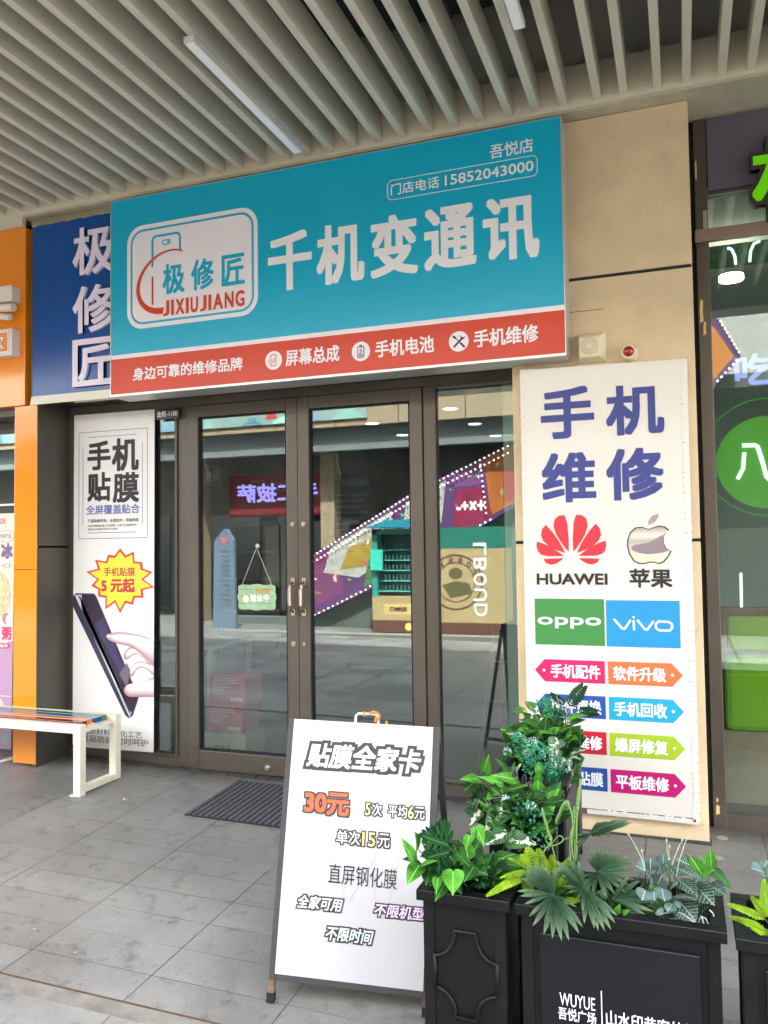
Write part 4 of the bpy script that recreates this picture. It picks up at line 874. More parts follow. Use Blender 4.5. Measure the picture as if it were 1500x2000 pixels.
# escalator parapet with its coloured panels and bulb strings
t = thing('escalator_parapet', 'sloping escalator side covered with colourful graphics and rows of bulbs', 'escalator', (-4.5, -10.2, 1.5))
def xo(P_): return [(-x, z) for x, z in P_]
MB().prism([(-7.03, .05), (-5.79, .60), (-3.30, 1.93), (.6, 4.12), (1.01, 4.6), (.56, 5.5), (-1.2, 4.35), (-2.91, 3.34), (-4.35, 2.73), (-4.92, 2.46), (-7.02, 1.29)], -10.35, -10.2).build('parapet', mat('par_purple', srgb(86, 50, 100), .45, noise=.2, nscale=2), t)
T = plane_opp(-10.2)
PC = [([(-7.0, .25), (-6.3, .55), (-6.5, 1.5), (-7.0, 1.25)], srgb(150, 70, 130)), ([(-6.75, .95), (-6.0, .85), (-5.2, 1.35), (-5.3, 2.15), (-6.6, 1.45)], srgb(222, 220, 212)), ([(-6.4, 1.0), (-5.7, 1.1), (-5.6, 1.65), (-6.2, 1.45)], srgb(205, 170, 60)),
      ([(-5.9, .65), (-5.2, 1.0), (-5.3, 1.5), (-5.8, 1.2)], srgb(96, 150, 80)), ([(-5.5, .85), (-4.6, 1.3), (-4.7, 1.9), (-5.3, 1.5)], srgb(90, 170, 190)), ([(-5.1, 1.6), (-4.3, 1.9), (-4.2, 2.7), (-5.0, 2.3)], srgb(226, 222, 216)),
      ([(-4.9, 1.9), (-4.5, 2.0), (-4.5, 2.3), (-4.9, 2.15)], srgb(210, 180, 80)), ([(-4.1, 1.6), (-3.3, 2.0), (-3.5, 2.55), (-4.0, 2.5)], srgb(176, 40, 90)), ([(-4.0, 2.55), (-3.5, 2.6), (-3.35, 3.1), (-4.1, 2.78)], srgb(150, 90, 160)),
      ([(-3.35, 2.0), (-2.2, 2.6), (-2.2, 3.6), (-3.45, 3.05)], srgb(214, 120, 50)), ([(-3.1, 2.2), (-2.5, 2.5), (-2.4, 3.2), (-3.1, 2.9)], srgb(190, 50, 50)), ([(-2.1, 2.7), (-.9, 3.35), (-.9, 4.35), (-2.1, 3.65)], srgb(220, 180, 70)), ([(-.8, 3.45), (.55, 4.2), (.9, 4.6), (.5, 5.3), (-.8, 4.45)], srgb(230, 140, 50)), ([(-.5, 3.8), (.3, 4.25), (.3, 4.7), (-.5, 4.4)], srgb(170, 40, 40))]
for k, (P_, c_) in enumerate(PC): pg(t, 'colour_panel', xo(P_)[::-1], mat('par_col%d' % k, tuple(q * .55 for q in c_), .45, noise=.18, nscale=5), T, 1 + k % 4)
tx(t, '+×÷-', (3.45, 4.0, 2.1, 2.3), white_print, T, 6, bold=.05)
mb = MB()
def bulbs(a, b, n):
    for k in range(n):
        f_ = (k + .5) / n; mb.sphere((a[0] + (b[0] - a[0]) * f_, -10.17, a[1] + (b[1] - a[1]) * f_), .020, 6, 4)
for dz in (0, -.13):
    bulbs((-7.0, 1.27 + dz), (-4.92, 2.42 + dz), 26); bulbs((-4.9, 2.44 + dz), (-2.95, 3.30 + dz), 22)
random.seed(5)
for k in range(60):   # small printed motifs on the panels
    f_ = random.random(); x = -7 + 5.5 * f_; z = .75 + (x + 7) * .53 + random.uniform(-.42, .42); s_ = random.uniform(.03, .09); a = random.uniform(0, 3)
    pg(t, 'printed_motif', [(-x + s_ * cos(a + q * pi / 2) * (1 if q % 2 else .45), z + s_ * sin(a + q * pi / 2) * (1 if q % 2 else .45)) for q in range(4)], mat('motif%d' % (k % 5), [(.6, .58, .55), (.55, .40, .08), (.5, .06, .14), (.08, .25, .3), (.25, .3, .08)][k % 5], .5), T, 6 + k % 3)
bulbs((-7.0, .08), (-5.8, .64), 12); bulbs((-5.8, .66), (-3.3, 1.95), 26); bulbs((-3.42, 2.0), (-3.52, 3.0), 10); bulbs((-2.9, 3.36), (-1.2, 4.36), 22); bulbs((-1.2, 4.36), (.56, 5.48), 24); bulbs((.58, 5.46), (1.0, 4.62), 12); bulbs((.98, 4.55), (.6, 4.16), 6)
mb.build('bulb_string', mat('bulb_glow', (1, .80, .62), .4, emit=9), t)['kind'] = 'stuff'
t = thing('escalator_wall', 'grey green tiled wall under the far escalator', 'wall', (-4, -10.4, .5))
MB().prism([(-9.2, -.3), (.5, -.3), (.5, 4.05), (-3.3, 1.92), (-5.8, .58), (-7.1, .04), (-9.2, .04)], -10.55, -10.36).build('tiled_wall', mat('esc_wall', (.10, .12, .11), .6, noise=.1), t)
# vending machines
creamv = mat('vend_cream', srgb(170, 150, 108), .45, noise=.1, nscale=4); brownv = mat('vend_brown', srgb(96, 60, 52), .5); tealv = mat('vend_teal', srgb(40, 140, 128), .4)
t = thing('vending_machine', 'cream vending machine with teal lit shelves across the plaza', 'vending machine', (-5, -9.8, 0), group='vending machines across the plaza')
x0, x1 = -5.42, -4.45; zb = gy(-5, -9.4)
MB().box(x0, -10.1, zb + .04, x1, -9.42, zb + .26).build('base', brownv, t); MB().box(x0, -10.1, zb + .262, x1, -9.42, zb + .70).build('lower_body', creamv, t)
mb = MB(); mb.box(x0, -10.1, zb + .70, x1, -9.85, 1.78); mb.box(x0, -9.85, zb + .70, x0 + .10, -9.42, 1.78); mb.box(x1 - .22, -9.85, zb + .70, x1, -9.42, 1.78); mb.box(x0, -9.85, 1.68, x1, -9.42, 1.78); mb.build('case', tealv, t)
for k in range(5):
    z = zb + .78 + k * .19; MB().box(x0 + .10, -9.84, z, x1 - .22, -9.50, z + .015).build('shelf', mat('shelf_teal', srgb(90, 190, 180), .4), t)
mb = MB()
for k in range(5):
    for j in range(8): mb.tube([(x0 + .15 + j * .075, -9.55, zb + .80 + k * .19), (x0 + .15 + j * .075, -9.55, zb + .91 + k * .19)], .022, 8)
mb.build('bottle_row', mat('bottle_dark', (.05, .12, .12), .3), t)['kind'] = 'stuff'
MB().prism([(x0 - .1, 1.80), (x1 + .1, 1.80), (x1 - .1, 1.95), (x0 + .3, 1.93)], -9.95, -9.3).build('awning', mat('awning_teal', srgb(30, 130, 150), .4), t)
rect(t, 'pickup_flap', 4.65, 5.2, zb + .37, zb + .56, mat('flap_tan', srgb(206, 176, 110), .4), plane_opp(-9.42), 1); tx(t, '取物口', (4.75, 5.08, zb + .42, zb + .51), dark_ink, plane_opp(-9.42), 2, bold=.05)
pg(t, 'round_badge', circ(4.72, zb + .15, .07), mat('badge_yellow', srgb(226, 206, 110), .4), plane_opp(-9.42), 1)
MB().box(x0 - .01, -9.42, 1.02, x0 + .22, -9.36, 1.40).build('control_panel', mat('ctrl_teal', srgb(60, 190, 170), .4), t)
t = thing('vending_machine', 'cream vending machine with round emblem and big white letters across the plaza', 'vending machine', (-3.5, -9.8, 0), group='vending machines across the plaza')
x0, x1 = -4.13, -2.94; zb = gy(-3.5, -9.4)
MB().box(x0, -10.1, zb + .04, x1, -9.42, zb + .26).build('base', brownv, t); MB().box(x0, -10.1, zb + .262, x1, -9.42, 1.40).build('body', creamv, t); MB().box(x0, -10.1, 1.402, x1, -9.42, 1.78).build('top_panel', mat('vend_green', srgb(36, 110, 96), .4), t)
T = plane_opp(-9.42); cx_, cz_ = 3.83, .80
ring(t, 'emblem', circ(cx_, cz_, .50), circ(cx_, cz_, .47), brownv, T, 1); ring(t, 'emblem', circ(cx_, cz_, .36), circ(cx_, cz_, .34), brownv, T, 1)
for k, c_ in enumerate('KOBEAN'): tx(t, c_, (cx_ - .40 * cos(pi * (k + 1) / 7) - .04, cx_ - .40 * cos(pi * (k + 1) / 7) + .04, cz_ + .40 * sin(pi * (k + 1) / 7) - .05, cz_ + .40 * sin(pi * (k + 1) / 7) + .05), brownv, T, 2, bold=.04)
pg(t, 'emblem', [(cx_ - .3, cz_ - .2), (cx_ + .1, cz_ - .28), (cx_ + .25, cz_ - .05), (cx_ + .0, cz_ + .02), (cx_ - .25, cz_ - .02)], mat('olive', srgb(90, 84, 50), .5), T, 2)
pg(t, 'emblem', circ(cx_, cz_ + .16, .13, 20, .10), mat('olive', (.1, .09, .05), .5), T, 2)
for k, c_ in enumerate('LBOUD'): tx(t, c_, (3.26, 3.50, 1.28 - k * .27, 1.50 - k * .27), white_print, T, 4, bold=.02, rot=90)
t = thing('information_totem', 'pale blue pointed information totem standing across the plaza', 'sign', (-8.5, -9.3, 0))
zb = gy(-8.5, -9.3)
MB().prism([(-8.75, zb), (-8.24, zb), (-8.28, 1.62), (-8.42, 1.84), (-8.50, 1.84), (-8.72, 1.60)], -9.38, -9.30).build('pillar', mat('totem_blue', srgb(96, 112, 130), .5), t)
T = plane_opp(-9.30); pg(t, 'ring_mark', circ(8.5, 1.62, .07), mat('totem_red', srgb(190, 90, 100), .5), T, 1)
for k in range(12): rect(t, 'text_line', 8.36, 8.58 - .05 * (k % 3), 1.38 - k * .095, 1.42 - k * .095, mat('totem_ink', (.08, .1, .12), .5), T, 1)
t = thing('kerb_step', 'pale stone step edge along the far side of the plaza', 'step', (-5, -10.2, -.2))
MB().box(-20, -13, -.35, 5, -9.15, -.135 + .0).build('stone_step', mat('step_stone', (.16, .15, .13), .8, noise=.15, nscale=3), t) if False else None
mb = MB(); mb.box(-20, -9.2, -.3, -2, -8.9, gy(-5, -9) + .05); mb.build('step_stone', mat('step_stone', (.16, .15, .13), .8, noise=.15, nscale=3), t)

# ================================================================ BENCH
t = thing('park_bench', 'white steel bench with green, blue, orange and maroon slats', 'bench', (-4.2, -.48, 0))
bx0, bx1, by0, by1 = -5.0, -3.437, -.672, -.292; bh = .398; q_ = .052
def leg(x, y): return MB().box(x, y, gz(x, y) - .002, x + q_, y + q_, bh - .0505)
lg0 = None
for nm, x in (('end_frame', bx1 - q_), ('end_frame', bx0)):
    mb = MB(); mb.box(x, by0, gz(x, by0), x + q_, by0 + q_, bh); mb.box(x, by1 - q_, gz(x, by1) - .002, x + q_, by1, bh)
    mb.box(x + .004, by0 + q_ + .0003, gz(x, by0) + .016, x + q_ - .004, by1 - q_ - .0003, gz(x, by0) + .056); mb.box(x + .002, by0 + q_ + .0003, bh - .052, x + q_ - .008, by1 - q_ - .0003, bh - .026)
    mb.build(nm, cream_paint, t, bevel=.003)
MB().box(bx0 + q_ + .0005, by0 + .001, bh - .052, bx1 - q_ - .0005, by0 + q_ - .001, bh - .001).build('front_rail', cream_paint, t, bevel=.003)
MB().box(bx0 + q_ + .0005, by1 - q_ + .001, bh - .052, bx1 - q_ - .0005, by1 - .001, bh - .001).build('rear_rail', cream_paint, t, bevel=.003)
for k, (c_, nm) in enumerate(((srgb(112, 32, 40), 'maroon'), (srgb(226, 128, 40), 'orange'), (srgb(20, 84, 150), 'blue'), (srgb(30, 104, 58), 'green'))):
    y = by0 + .062 + k * .066
    MB().box(bx0 + .02, y, bh - .0258, bx1 - .045 - .012 * (k % 2), y + .052, bh + .005).build('seat_slat', mat('slat_' + nm, c_, .18, noise=.06, nscale=9, coat=.4), t, bevel=.003, label=nm + ' painted seat slat')
MB().disc((bx1 - q_ - .012, by0 + .01, gz(bx1, by0) + .001), (0, 0, 1), .018, .006, 10).build('foot_tab', cream_paint, t)

# ================================================================ DOOR MAT
t = thing('door_mat', 'dark grey ribbed door mat in front of the double doors', 'mat', (-2.2, -.42, 0))
mx0, mx1, my0, my1 = -2.672, -1.75, -.722, -.125
mb = MB(); mb.add([(x, y, gz(x, y) + z) for x, y, z in ((mx0, my0, 0), (mx1, my0, 0), (mx1, my1, 0), (mx0, my1, 0), (mx0, my0, .006), (mx1, my0, .006), (mx1, my1, .006), (mx0, my1, .006))], [(3, 2, 1, 0), (4, 5, 6, 7), (0, 1, 5, 4), (1, 2, 6, 5), (2, 3, 7, 6), (3, 0, 4, 7)])
mb.build('mat_base', mat('mat_dark', (.018, .018, .022), .9), t)
mb = MB(); n_ = 24
for k in range(n_):
    xa = mx0 + .006 + (mx1 - mx0 - .012) * k / n_; xb = xa + (mx1 - mx0) / n_ * .66
    mb.add([(x, y, gz(x, y) + z) for x, y, z in ((xa, my0 + .01, .006), (xb, my0 + .01, .006), (xb, my1 - .01, .006), (xa, my1 - .01, .006), (xa, my0 + .01, .011), (xb, my0 + .01, .011), (xb, my1 - .01, .011), (xa, my1 - .01, .011))], [(3, 2, 1, 0), (4, 5, 6, 7), (0, 1, 5, 4), (1, 2, 6, 5), (2, 3, 7, 6), (3, 0, 4, 7)])
mb.build('ribs', mat('mat_carpet', (.085, .085, .10), .95, noise=.35, nscale=90, bump=.8, bscale=300), t)

# ================================================================ LITTER
t = thing('cigarette_end', 'orange and white cigarette end on the paving by the bench', 'cigarette end', (-3.15, -.62, 0))
zz = gz(-3.15, -.62) + .0045
MB().tube([(-3.165, -.615, zz), (-3.150, -.622, zz)], .004, 8).build('paper', white_print, t); MB().tube([(-3.150, -.622, zz), (-3.132, -.630, zz)], .0041, 8).build('filter', mat('filter_tan', (.6, .33, .08), .7), t)
bits = MB()
random.seed(21)
for k in range(46):
    x, y = random.uniform(-4.2, -.9), random.uniform(-2.2, -.2); s_ = random.uniform(.003, .008); a = random.uniform(0, 3)
    z = gz(x, y) + .0015
    bits.add([(x + s_ * cos(a), y + s_ * sin(a), z), (x - s_ * .4 * sin(a), y + s_ * .4 * cos(a), z), (x - s_ * cos(a), y - s_ * sin(a), z), (x + s_ * .4 * sin(a), y - s_ * .4 * cos(a), z)], [(0, 1, 2, 3)])
    bits.cur = 0 if k % 3 else 1
o = bits.build('paving_litter', [mat('speck_pale', (.6, .6, .58), .7), mat('speck_dark', (.05, .04, .04), .8)]); meta(o, 'scattered pale crumbs and dark specks on the paving', 'litter', kind='stuff')

# ================================================================ A-FRAME SIGN
Bl = Vector((-1.372, -2.10, -.030)); Br = Vector((-.872, -1.992, -.058)); Tl = Vector((-1.391, -1.905, .805)); Tr = Vector((-.862, -1.84, .800))
xa_ = ((Br - Bl) + (Tr - Tl)).normalized(); up_ = (Tl + Tr - Bl - Br) * .5; Hh = up_.length; up_ = (up_ - xa_ * up_.dot(xa_)).normalized(); out_v = xa_.cross(up_).normalized()
Wd = ((Br - Bl).length + (Tr - Tl).length) / 2; Oo = (Bl + Br + Tl + Tr) / 4
def AF(x, z, o): return tuple(Oo + xa_ * x + up_ * z + out_v * o)
AM = Matrix((( *(xa_), ), ( *(out_v), ), ( *(up_), ))).transposed().to_4x4(); AM.translation = Oo
t = thing('a_frame_sign', 'white folding pavement sign with a black frame and price lettering', 'pavement sign', tuple((Bl + Br) / 2))
hw, hh = Wd / 2, Hh / 2
def abox(mb, x0, o0, z0, x1, o1, z1):
    vs = [AF(x, z, o) for x, o, z in ((x0, o0, z0), (x1, o0, z0), (x1, o1, z0), (x0, o1, z0), (x0, o0, z1), (x1, o0, z1), (x1, o1, z1), (x0, o1, z1))]
    return mb.add(vs, [(3, 2, 1, 0), (4, 5, 6, 7), (0, 1, 5, 4), (1, 2, 6, 5), (2, 3, 7, 6), (3, 0, 4, 7)])
afr_m = mat('frame_charcoal', (.045, .043, .045), .5, noise=.2, nscale=12)
pm = mat('board_white', (.50, .50, .51), .38, noise=.03, nscale=2.5, rvar=.12, bump=.12, bscale=9)
abox(MB(), -hw, -.004, -hh, hw, .004, hh).build('face_panel', pm, t)
mb = MB(); abox(mb, -hw - .022, -.026, -hh - .02, -hw - .0003, .002, hh + .002); abox(mb, hw + .0003, -.026, -hh - .02, hw + .024, .002, hh + .002); abox(mb, -hw, -.024, hh - .012, hw, -.0045, hh); abox(mb, -hw, -.024, -hh - .022, hw, .001, -hh - .0003); mb.build('front_frame', afr_m, t, bevel=.002)
ru = mat('rusty_leg', (.16, .10, .07), .8, noise=.4, nscale=30)
back_top = [Vector(AF(-hw - .011, hh, -.03)), Vector(AF(hw + .011, hh, -.03))]
for sgn, bt in ((-1, back_top[0]), (1, back_top[1])):
    fl_ = Vector(AF(sgn * (hw + .011), -hh - .02, -.012)); d = -up_; tt = (fl_.z - (gz(fl_.x, fl_.y) + .03)) / -d.z
    e = fl_ + d * tt
    MB().bar(fl_, e, .02, .022, up=tuple(out_v)).build('leg', ru, t); MB().bar(e, e + d * .03, .026, .028, up=tuple(out_v)).build('rubber_foot', void, t)
    bb = bt + Vector((-out_v.x * .42, -out_v.y * .42, 0)); bb.z = gz(bb.x, bb.y); MB().bar(bt, bb, .022, .02, up=tuple(out_v)).build('leg', afr_m, t)
mb = MB(); bl2 = back_top[0] + Vector((-out_v.x * .38, -out_v.y * .38, 0)); bl2.z = .06 + gz(bl2.x, bl2.y); br2 = back_top[1] + Vector((-out_v.x * .38, -out_v.y * .38, 0)); br2.z = .06 + gz(br2.x, br2.y); mb.bar(bl2, br2, .02, .02); mb.build('back_crossbar', afr_m, t)
mb = MB(); mb.tube([AF(-.03, hh, -.012), AF(-.03, hh + .025, -.012), AF(-.02, hh + .033, -.012), AF(.045, hh + .033, -.012), AF(.055, hh + .025, -.012), AF(.055, hh, -.012)], .0045, 8); mb.build('carry_handle', mat('white_wire', (.75, .75, .75), .4), t)
mb = MB(); mb.tube([AF(.02, hh + .033, -.006), AF(.035, hh + .042, -.004), AF(.05, hh + .04, 0), AF(.062, hh + .03, .002), AF(.056, hh + .012, .004), AF(.045, hh + .006, .003), AF(.05, hh + .026, .002)], .0045, 7); mb.tube([AF(.0, hh + .04, -.01), AF(.003, hh + .026, -.008)], .005, 7); mb.tube([AF(.085, hh + .012, -.01), AF(.088, hh, -.008)], .004, 7)
meta(mb.build('orange_tie', mat('orange_tie', srgb(214, 120, 40), .6)), 'orange strip tied round the handle of the white pavement sign', 'tie')
PXB = dict(x0=-.267, x1=.267)
# lettering: u,v are shares of the face (0..1 from the left, 0..1 from the bottom)
Ub = lambda u: -hw + u * Wd
Vb = lambda v: -hh + v * Hh
def at(s, u0, u1, v0, v1, m, ol=None, bold=.03, olw=.10, slant=0, sh=0, ly=1):
    def F(x, z, o): return AF(x + sh * (z - Vb((v0 + v1) / 2)), z + slant * (x - Ub(u0)), o)
    if ol: tx(t, s, (Ub(u0) - olw * (v1 - v0) * Hh, Ub(u1) + olw * (v1 - v0) * Hh, Vb(v0) - olw * (v1 - v0) * Hh, Vb(v1) + olw * (v1 - v0) * Hh), ol, lambda x, z, o: F(x, z, o + .004), ly, bold=(olw + bold) / (1 + 2 * olw))
    tx(t, s, (Ub(u0), Ub(u1), Vb(v0), Vb(v1)), m, lambda x, z, o: F(x, z, o + .0045), ly, bold=bold)
wt = mat('text_white', (.60, .60, .61), .4)
at('贴膜全家卡', .125, .925, .808, .908, wt, brown_ink, .03, .13, sh=.18)
at('30元', .12, .44, .620, .710, mat('red_orange', srgb(240, 96, 64), .4), brown_ink, .035, .07)
at('5', .555, .590, .632, .680, mat('pale_yellow', srgb(238, 226, 140), .4), brown_ink, .012, .10); at('次', .60, .67, .632, .680, wt, brown_ink, .012, .10)
at('平均', .715, .845, .632, .680, wt, brown_ink, .012, .10); at('6', .853, .890, .632, .680, mat('pale_yellow', (1, 1, 1), .4), brown_ink, .012, .10); at('元', .895, .965, .632, .680, wt, brown_ink, .012, .10)
at('单次', .365, .53, .512, .566, wt, brown_ink, .012, .10); at('15', .545, .635, .512, .566, mat('pale_yellow', (1, 1, 1), .4), brown_ink, .012, .10); at('元', .655, .735, .512, .566, wt, brown_ink, .012, .10)
at('直屏钢化膜', .325, .795, .358, .434, dark_ink, None, .0)
at('全家可用', .125, .430, .254, .304, mat('pale_mint', srgb(216, 228, 230), .4), brown_ink, .02, .12, sh=.2)
at('不限机型', .655, 1.0 - .01, .252, .301, mat('pale_lilac', srgb(222, 196, 230), .4), brown_ink, .02, .11, sh=.2)
at('不限时间', .335, .650, .146, .198, mat('pale_aqua', srgb(206, 226, 226), .4), brown_ink, .02, .12, sh=.2)
faint = mat('faint_print', (.46, .46, .49), .4)
FP = [(.36, .75), (.60, .74), (.86, .71), (.70, .27), (.62, .26), (.22, .30)]
strokes(t, 'faint_outline', [[(Ub(u), Vb(v)) for u, v in [(.37, .75), (.58, .745), (.42, .28), (.30, .27), (.22, .30), (.37, .75)]], [(Ub(u), Vb(v)) for u, v in [(.60, .745), (.84, .70), (.87, .685), (.74, .27), (.66, .285), (.60, .745)]], [(Ub(u), Vb(v)) for u, v in [(.78, .62), (.62, .45), (.48, .30)]]], .004, faint, lambda x, z, o: AF(x, z, o + .0038), 0)

# ================================================================ PLANTERS
seam = mat('edge_pale', (.05, .053, .058), .5)
def planter(label, cx_, cy_, w_, d_, yaw, decor, h=.6, hint=''):
    z0 = gz(cx_, cy_); M_ = Matrix.Translation((cx_, cy_, z0)) @ Matrix.Rotation(yaw, 4, 'Z')
    t = thing('planter_box', label, 'planter', (cx_, cy_, z0), group='black metal planter boxes around the corner', rotz=yaw)
    a, b = w_ / 2, d_ / 2; ins = .022; zt = h
    mb = MB()   # body: four walls and posts
    mb.box(-a + ins, -b + ins, .03, a - ins, -b + ins + .012, zt - .03); mb.box(-a + ins, b - ins - .012, .03, a - ins, b - ins, zt - .03)
    mb.box(-a + ins, -b + ins + .0122, .03, -a + ins + .012, b - ins - .0122, zt - .03); mb.box(a - ins - .012, -b + ins + .0122, .03, a - ins, b - ins - .0122, zt - .03)
    mb.box(-a + ins + .013, -b + ins + .013, .04, a - ins - .013, b - ins - .013, zt - .10)
    mb.build('body', black, t, local=True)
    mb = MB()
    for sx in (-1, 1):
        for sy in (-1, 1):
            px, py = sx * (a - ins - .010), sy * (b - ins - .010); MB().box(px - .016, py - .016, 0, px + .016, py + .016, zt - .031).build('corner_post', black, t, bevel=.002, local=True)
    r_ = .04; mb = MB(); mb.box(-a, -b, zt - .03, a, -b + r_, zt); mb.box(-a, b - r_, zt - .03, a, b, zt); mb.box(-a, -b + r_ + .0002, zt - .0302, -a + r_, b - r_ - .0002, zt - .0003); mb.box(a - r_, -b + r_ + .0002, zt - .0302, a, b - r_ - .0002, zt - .0003)
    mb.build('rim', black, t, bevel=.002, local=True)
    MB().box(-a + .03, -b + .03, zt - .095, a - .03, b - .03, zt - .085).build('liner', mat('liner_dark', (.01, .012, .01), .9, bump=.8, bscale=40), t, local=True)
    if decor == 'cartouche':
        yf = -b + ins - .004
        def mould(s, m, wd):
            cxs, cz = .004, .369; A_, Bz = .092 * s, .122 * s; r0 = .062 * s; nt = .032 * s
            pts = []
            # outline: flat top, concave quarter arcs at the corners, flat sides
            for (sx, sz) in ((1, 1), (1, -1), (-1, -1), (-1, 1)):
                arc = []
                for k in range(9):
                    th = radians(90 * k / 8); ax_ = A_ - r0 * sin(th) ; 
                    arc.append((sx * (nt + (A_ - nt) * (1 - cos(th)) if True else 0), sz * (Bz - (Bz - .053 * s) * sin(th))))
                pts.append(arc)
            P_ = [(pts[0][0][0], Bz)] + [(x_, z_ - .008) for x_, z_ in pts[0][0:]] + [(A_ , .053 * s - .008), (A_, -(.053 * s - .008))] + [(x_, z_ + .008) for x_, z_ in pts[1][::-1]] + [(nt, -Bz)]
            L_ = [(-x_, z_) for x_, z_ in P_][::-1]
            P_ = P_ + L_; P_.append(P_[0]); q = MB()
            q.tube([(cxs + x_, yf - .002, cz + z_) for x_, z_ in P_], wd, 6, False)
            return q
        mould(1.0, black, .0055).build('moulding', black, t, local=True, smooth=True)
        for sy in (1,):
            pass
    if decor == 'panel':
        yf = -b + ins
        MB().box(-a + .068, yf - .010, .06, a - .068, yf - .0005, zt - .075).build('raised_panel', mat('panel_slate', (.0055, .006, .008), .5, spec=.25, noise=.12, nscale=5, bump=.1), t, bevel=.002, local=True)
        MB().box(-a + .068, yf - .0108, zt - .0775, a - .068, yf - .0102, zt - .0758).build('panel_edge', seam, t, local=True)
    if decor == 'side':
        xf = a - ins
        mb = MB(); mb.box(xf + .0005, -b + .05, .08, xf + .010, b - .05, zt - .08); mb.build('raised_panel', mat('panel_brown', (.016, .014, .0135), .55, noise=.15, nscale=6), t, bevel=.002, local=True)
    mb = MB(); mb.box(-a + .001, -b - .0004, zt - .0012, a - .001, -b + .0003, zt + .0002); mb.build('pale_edge', seam, t, local=True)  # thin paler strip along the rim's front top edge
    return t, M_
pA, _ = planter('black planter box with a concave cornered moulding nearest the pavement sign', -.621, -2.245, .275, .290, 0.0, 'cartouche')
pB, _ = planter('wide black planter box printed with the mall name in front', -.196, -2.232, .552, .296, 0.0, 'panel')
pC, _ = planter('black planter box at the bottom right corner with lime ferns', .385, -2.237, .57, .296, 0.0, 'panel')
pE, _ = planter('small turned black planter box with purple leaves, middle of the row', -.592, -1.585, .27, .27, radians(7), 'side')
pD, _ = planter('long black planter box with mint flowers behind the small turned one', -.610, -1.135, .30, .56, radians(1.5), 'side')
pF, _ = planter('rearmost black planter box against the beige pillar', -.628, -.655, .29, .29, radians(3), 'side')
T = plane(-2.3690)
tx(pB, 'WUYUE', (-.353, -.258, .183, .217), white_print, T, 0, bold=.0); tx(pB, '吾悦广场', (-.358, -.256, .145, .178), white_print, T, 0, bold=.01); rect(pB, 'divider_line', -.242, -.2395, .10, .24, white_print, T, 0); tx(pB, '山水印巷客外街', (-.230, .000, .151, .193), white_print, T, 0, bold=.01)

# ================================================================ PLANTS
random.seed(11)
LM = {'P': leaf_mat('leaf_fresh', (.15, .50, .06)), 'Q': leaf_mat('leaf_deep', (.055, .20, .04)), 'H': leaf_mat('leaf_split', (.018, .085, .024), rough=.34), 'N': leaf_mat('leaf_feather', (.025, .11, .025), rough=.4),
      'E': leaf_mat('leaf_fern', (.42, .72, .03), kind='plain'), 'C': leaf_mat('leaf_spotted', (.055, .20, .055), (.62, .68, .5), 'blotch'), 'W': leaf_mat('leaf_pale', (.16, .33, .20), (.60, .64, .42), 'blotch'),
      'U': leaf_mat('leaf_purple', (.026, .012, .024), (.22, .22, .26), 'stripe', rough=.35), 'R': leaf_mat('leaf_grey', (.26, .40, .36), rough=.6), 'F': leaf_mat('leaf_net', (.03, .085, .055), (.28, .38, .30), 'net'),
      'G': leaf_mat('leaf_vein', (.09, .28, .03), (.45, .7, .15), 'mid'), 'FAN': leaf_mat('leaf_palm', (.022, .088, .034), kind='tip', tip=(.30, .42, .24), rough=.5), 'B': leaf_mat('leaf_bush', (.10, .60, .30), rough=.5), 'FL': mat('flower_white', (.62, .72, .68), .7), 'FM': mat('flower_mint', (.28, .62, .48), .7),
      'ST': mat('stem_green', (.11, .21, .05), .5), 'SD': mat('stem_dark', (.04, .09, .03), .6), 'SW': mat('stem_white', (.30, .36, .24), .6), 'LI': mat('blade_white', (.45, .52, .46), .5)}
CAMP = Vector((0, -4.69, 1.45))
def prof(kind):
    if kind in 'PQCWG': return [(-.10, .16), (-.06, .34), (.04, .46), (.16, .50), (.32, .47), (.5, .37), (.68, .25), (.84, .11), (.94, .035), (1, 0)]
    if kind == 'R': return [(0, .12), (.1, .33), (.3, .49), (.5, .5), (.7, .42), (.88, .24), (1, 0)]
    if kind == 'F': return [(0, .08), (.08, .3), (.22, .46), (.42, .5), (.6, .42), (.78, .26), (.92, .09), (1, 0)]
    if kind == 'U': return [(0, .05), (.12, .34), (.32, .5), (.55, .44), (.78, .22), (1, 0)]
    return [(0, .1), (.3, .5), (.6, .4), (1, 0)]
def basis(B, T_, roll=None, tilt=.35):
    ax = (T_ - B); L = ax.length; ax.normalize()
    n = (CAMP - B).normalized() * .75 + Vector((0, 0, .55)) + Vector((random.uniform(-1, 1), random.uniform(-1, 1), random.uniform(-1, 1))) * tilt
    n = (n - ax * n.dot(ax)).normalized(); return ax, L, n, ax.cross(n).normalized()
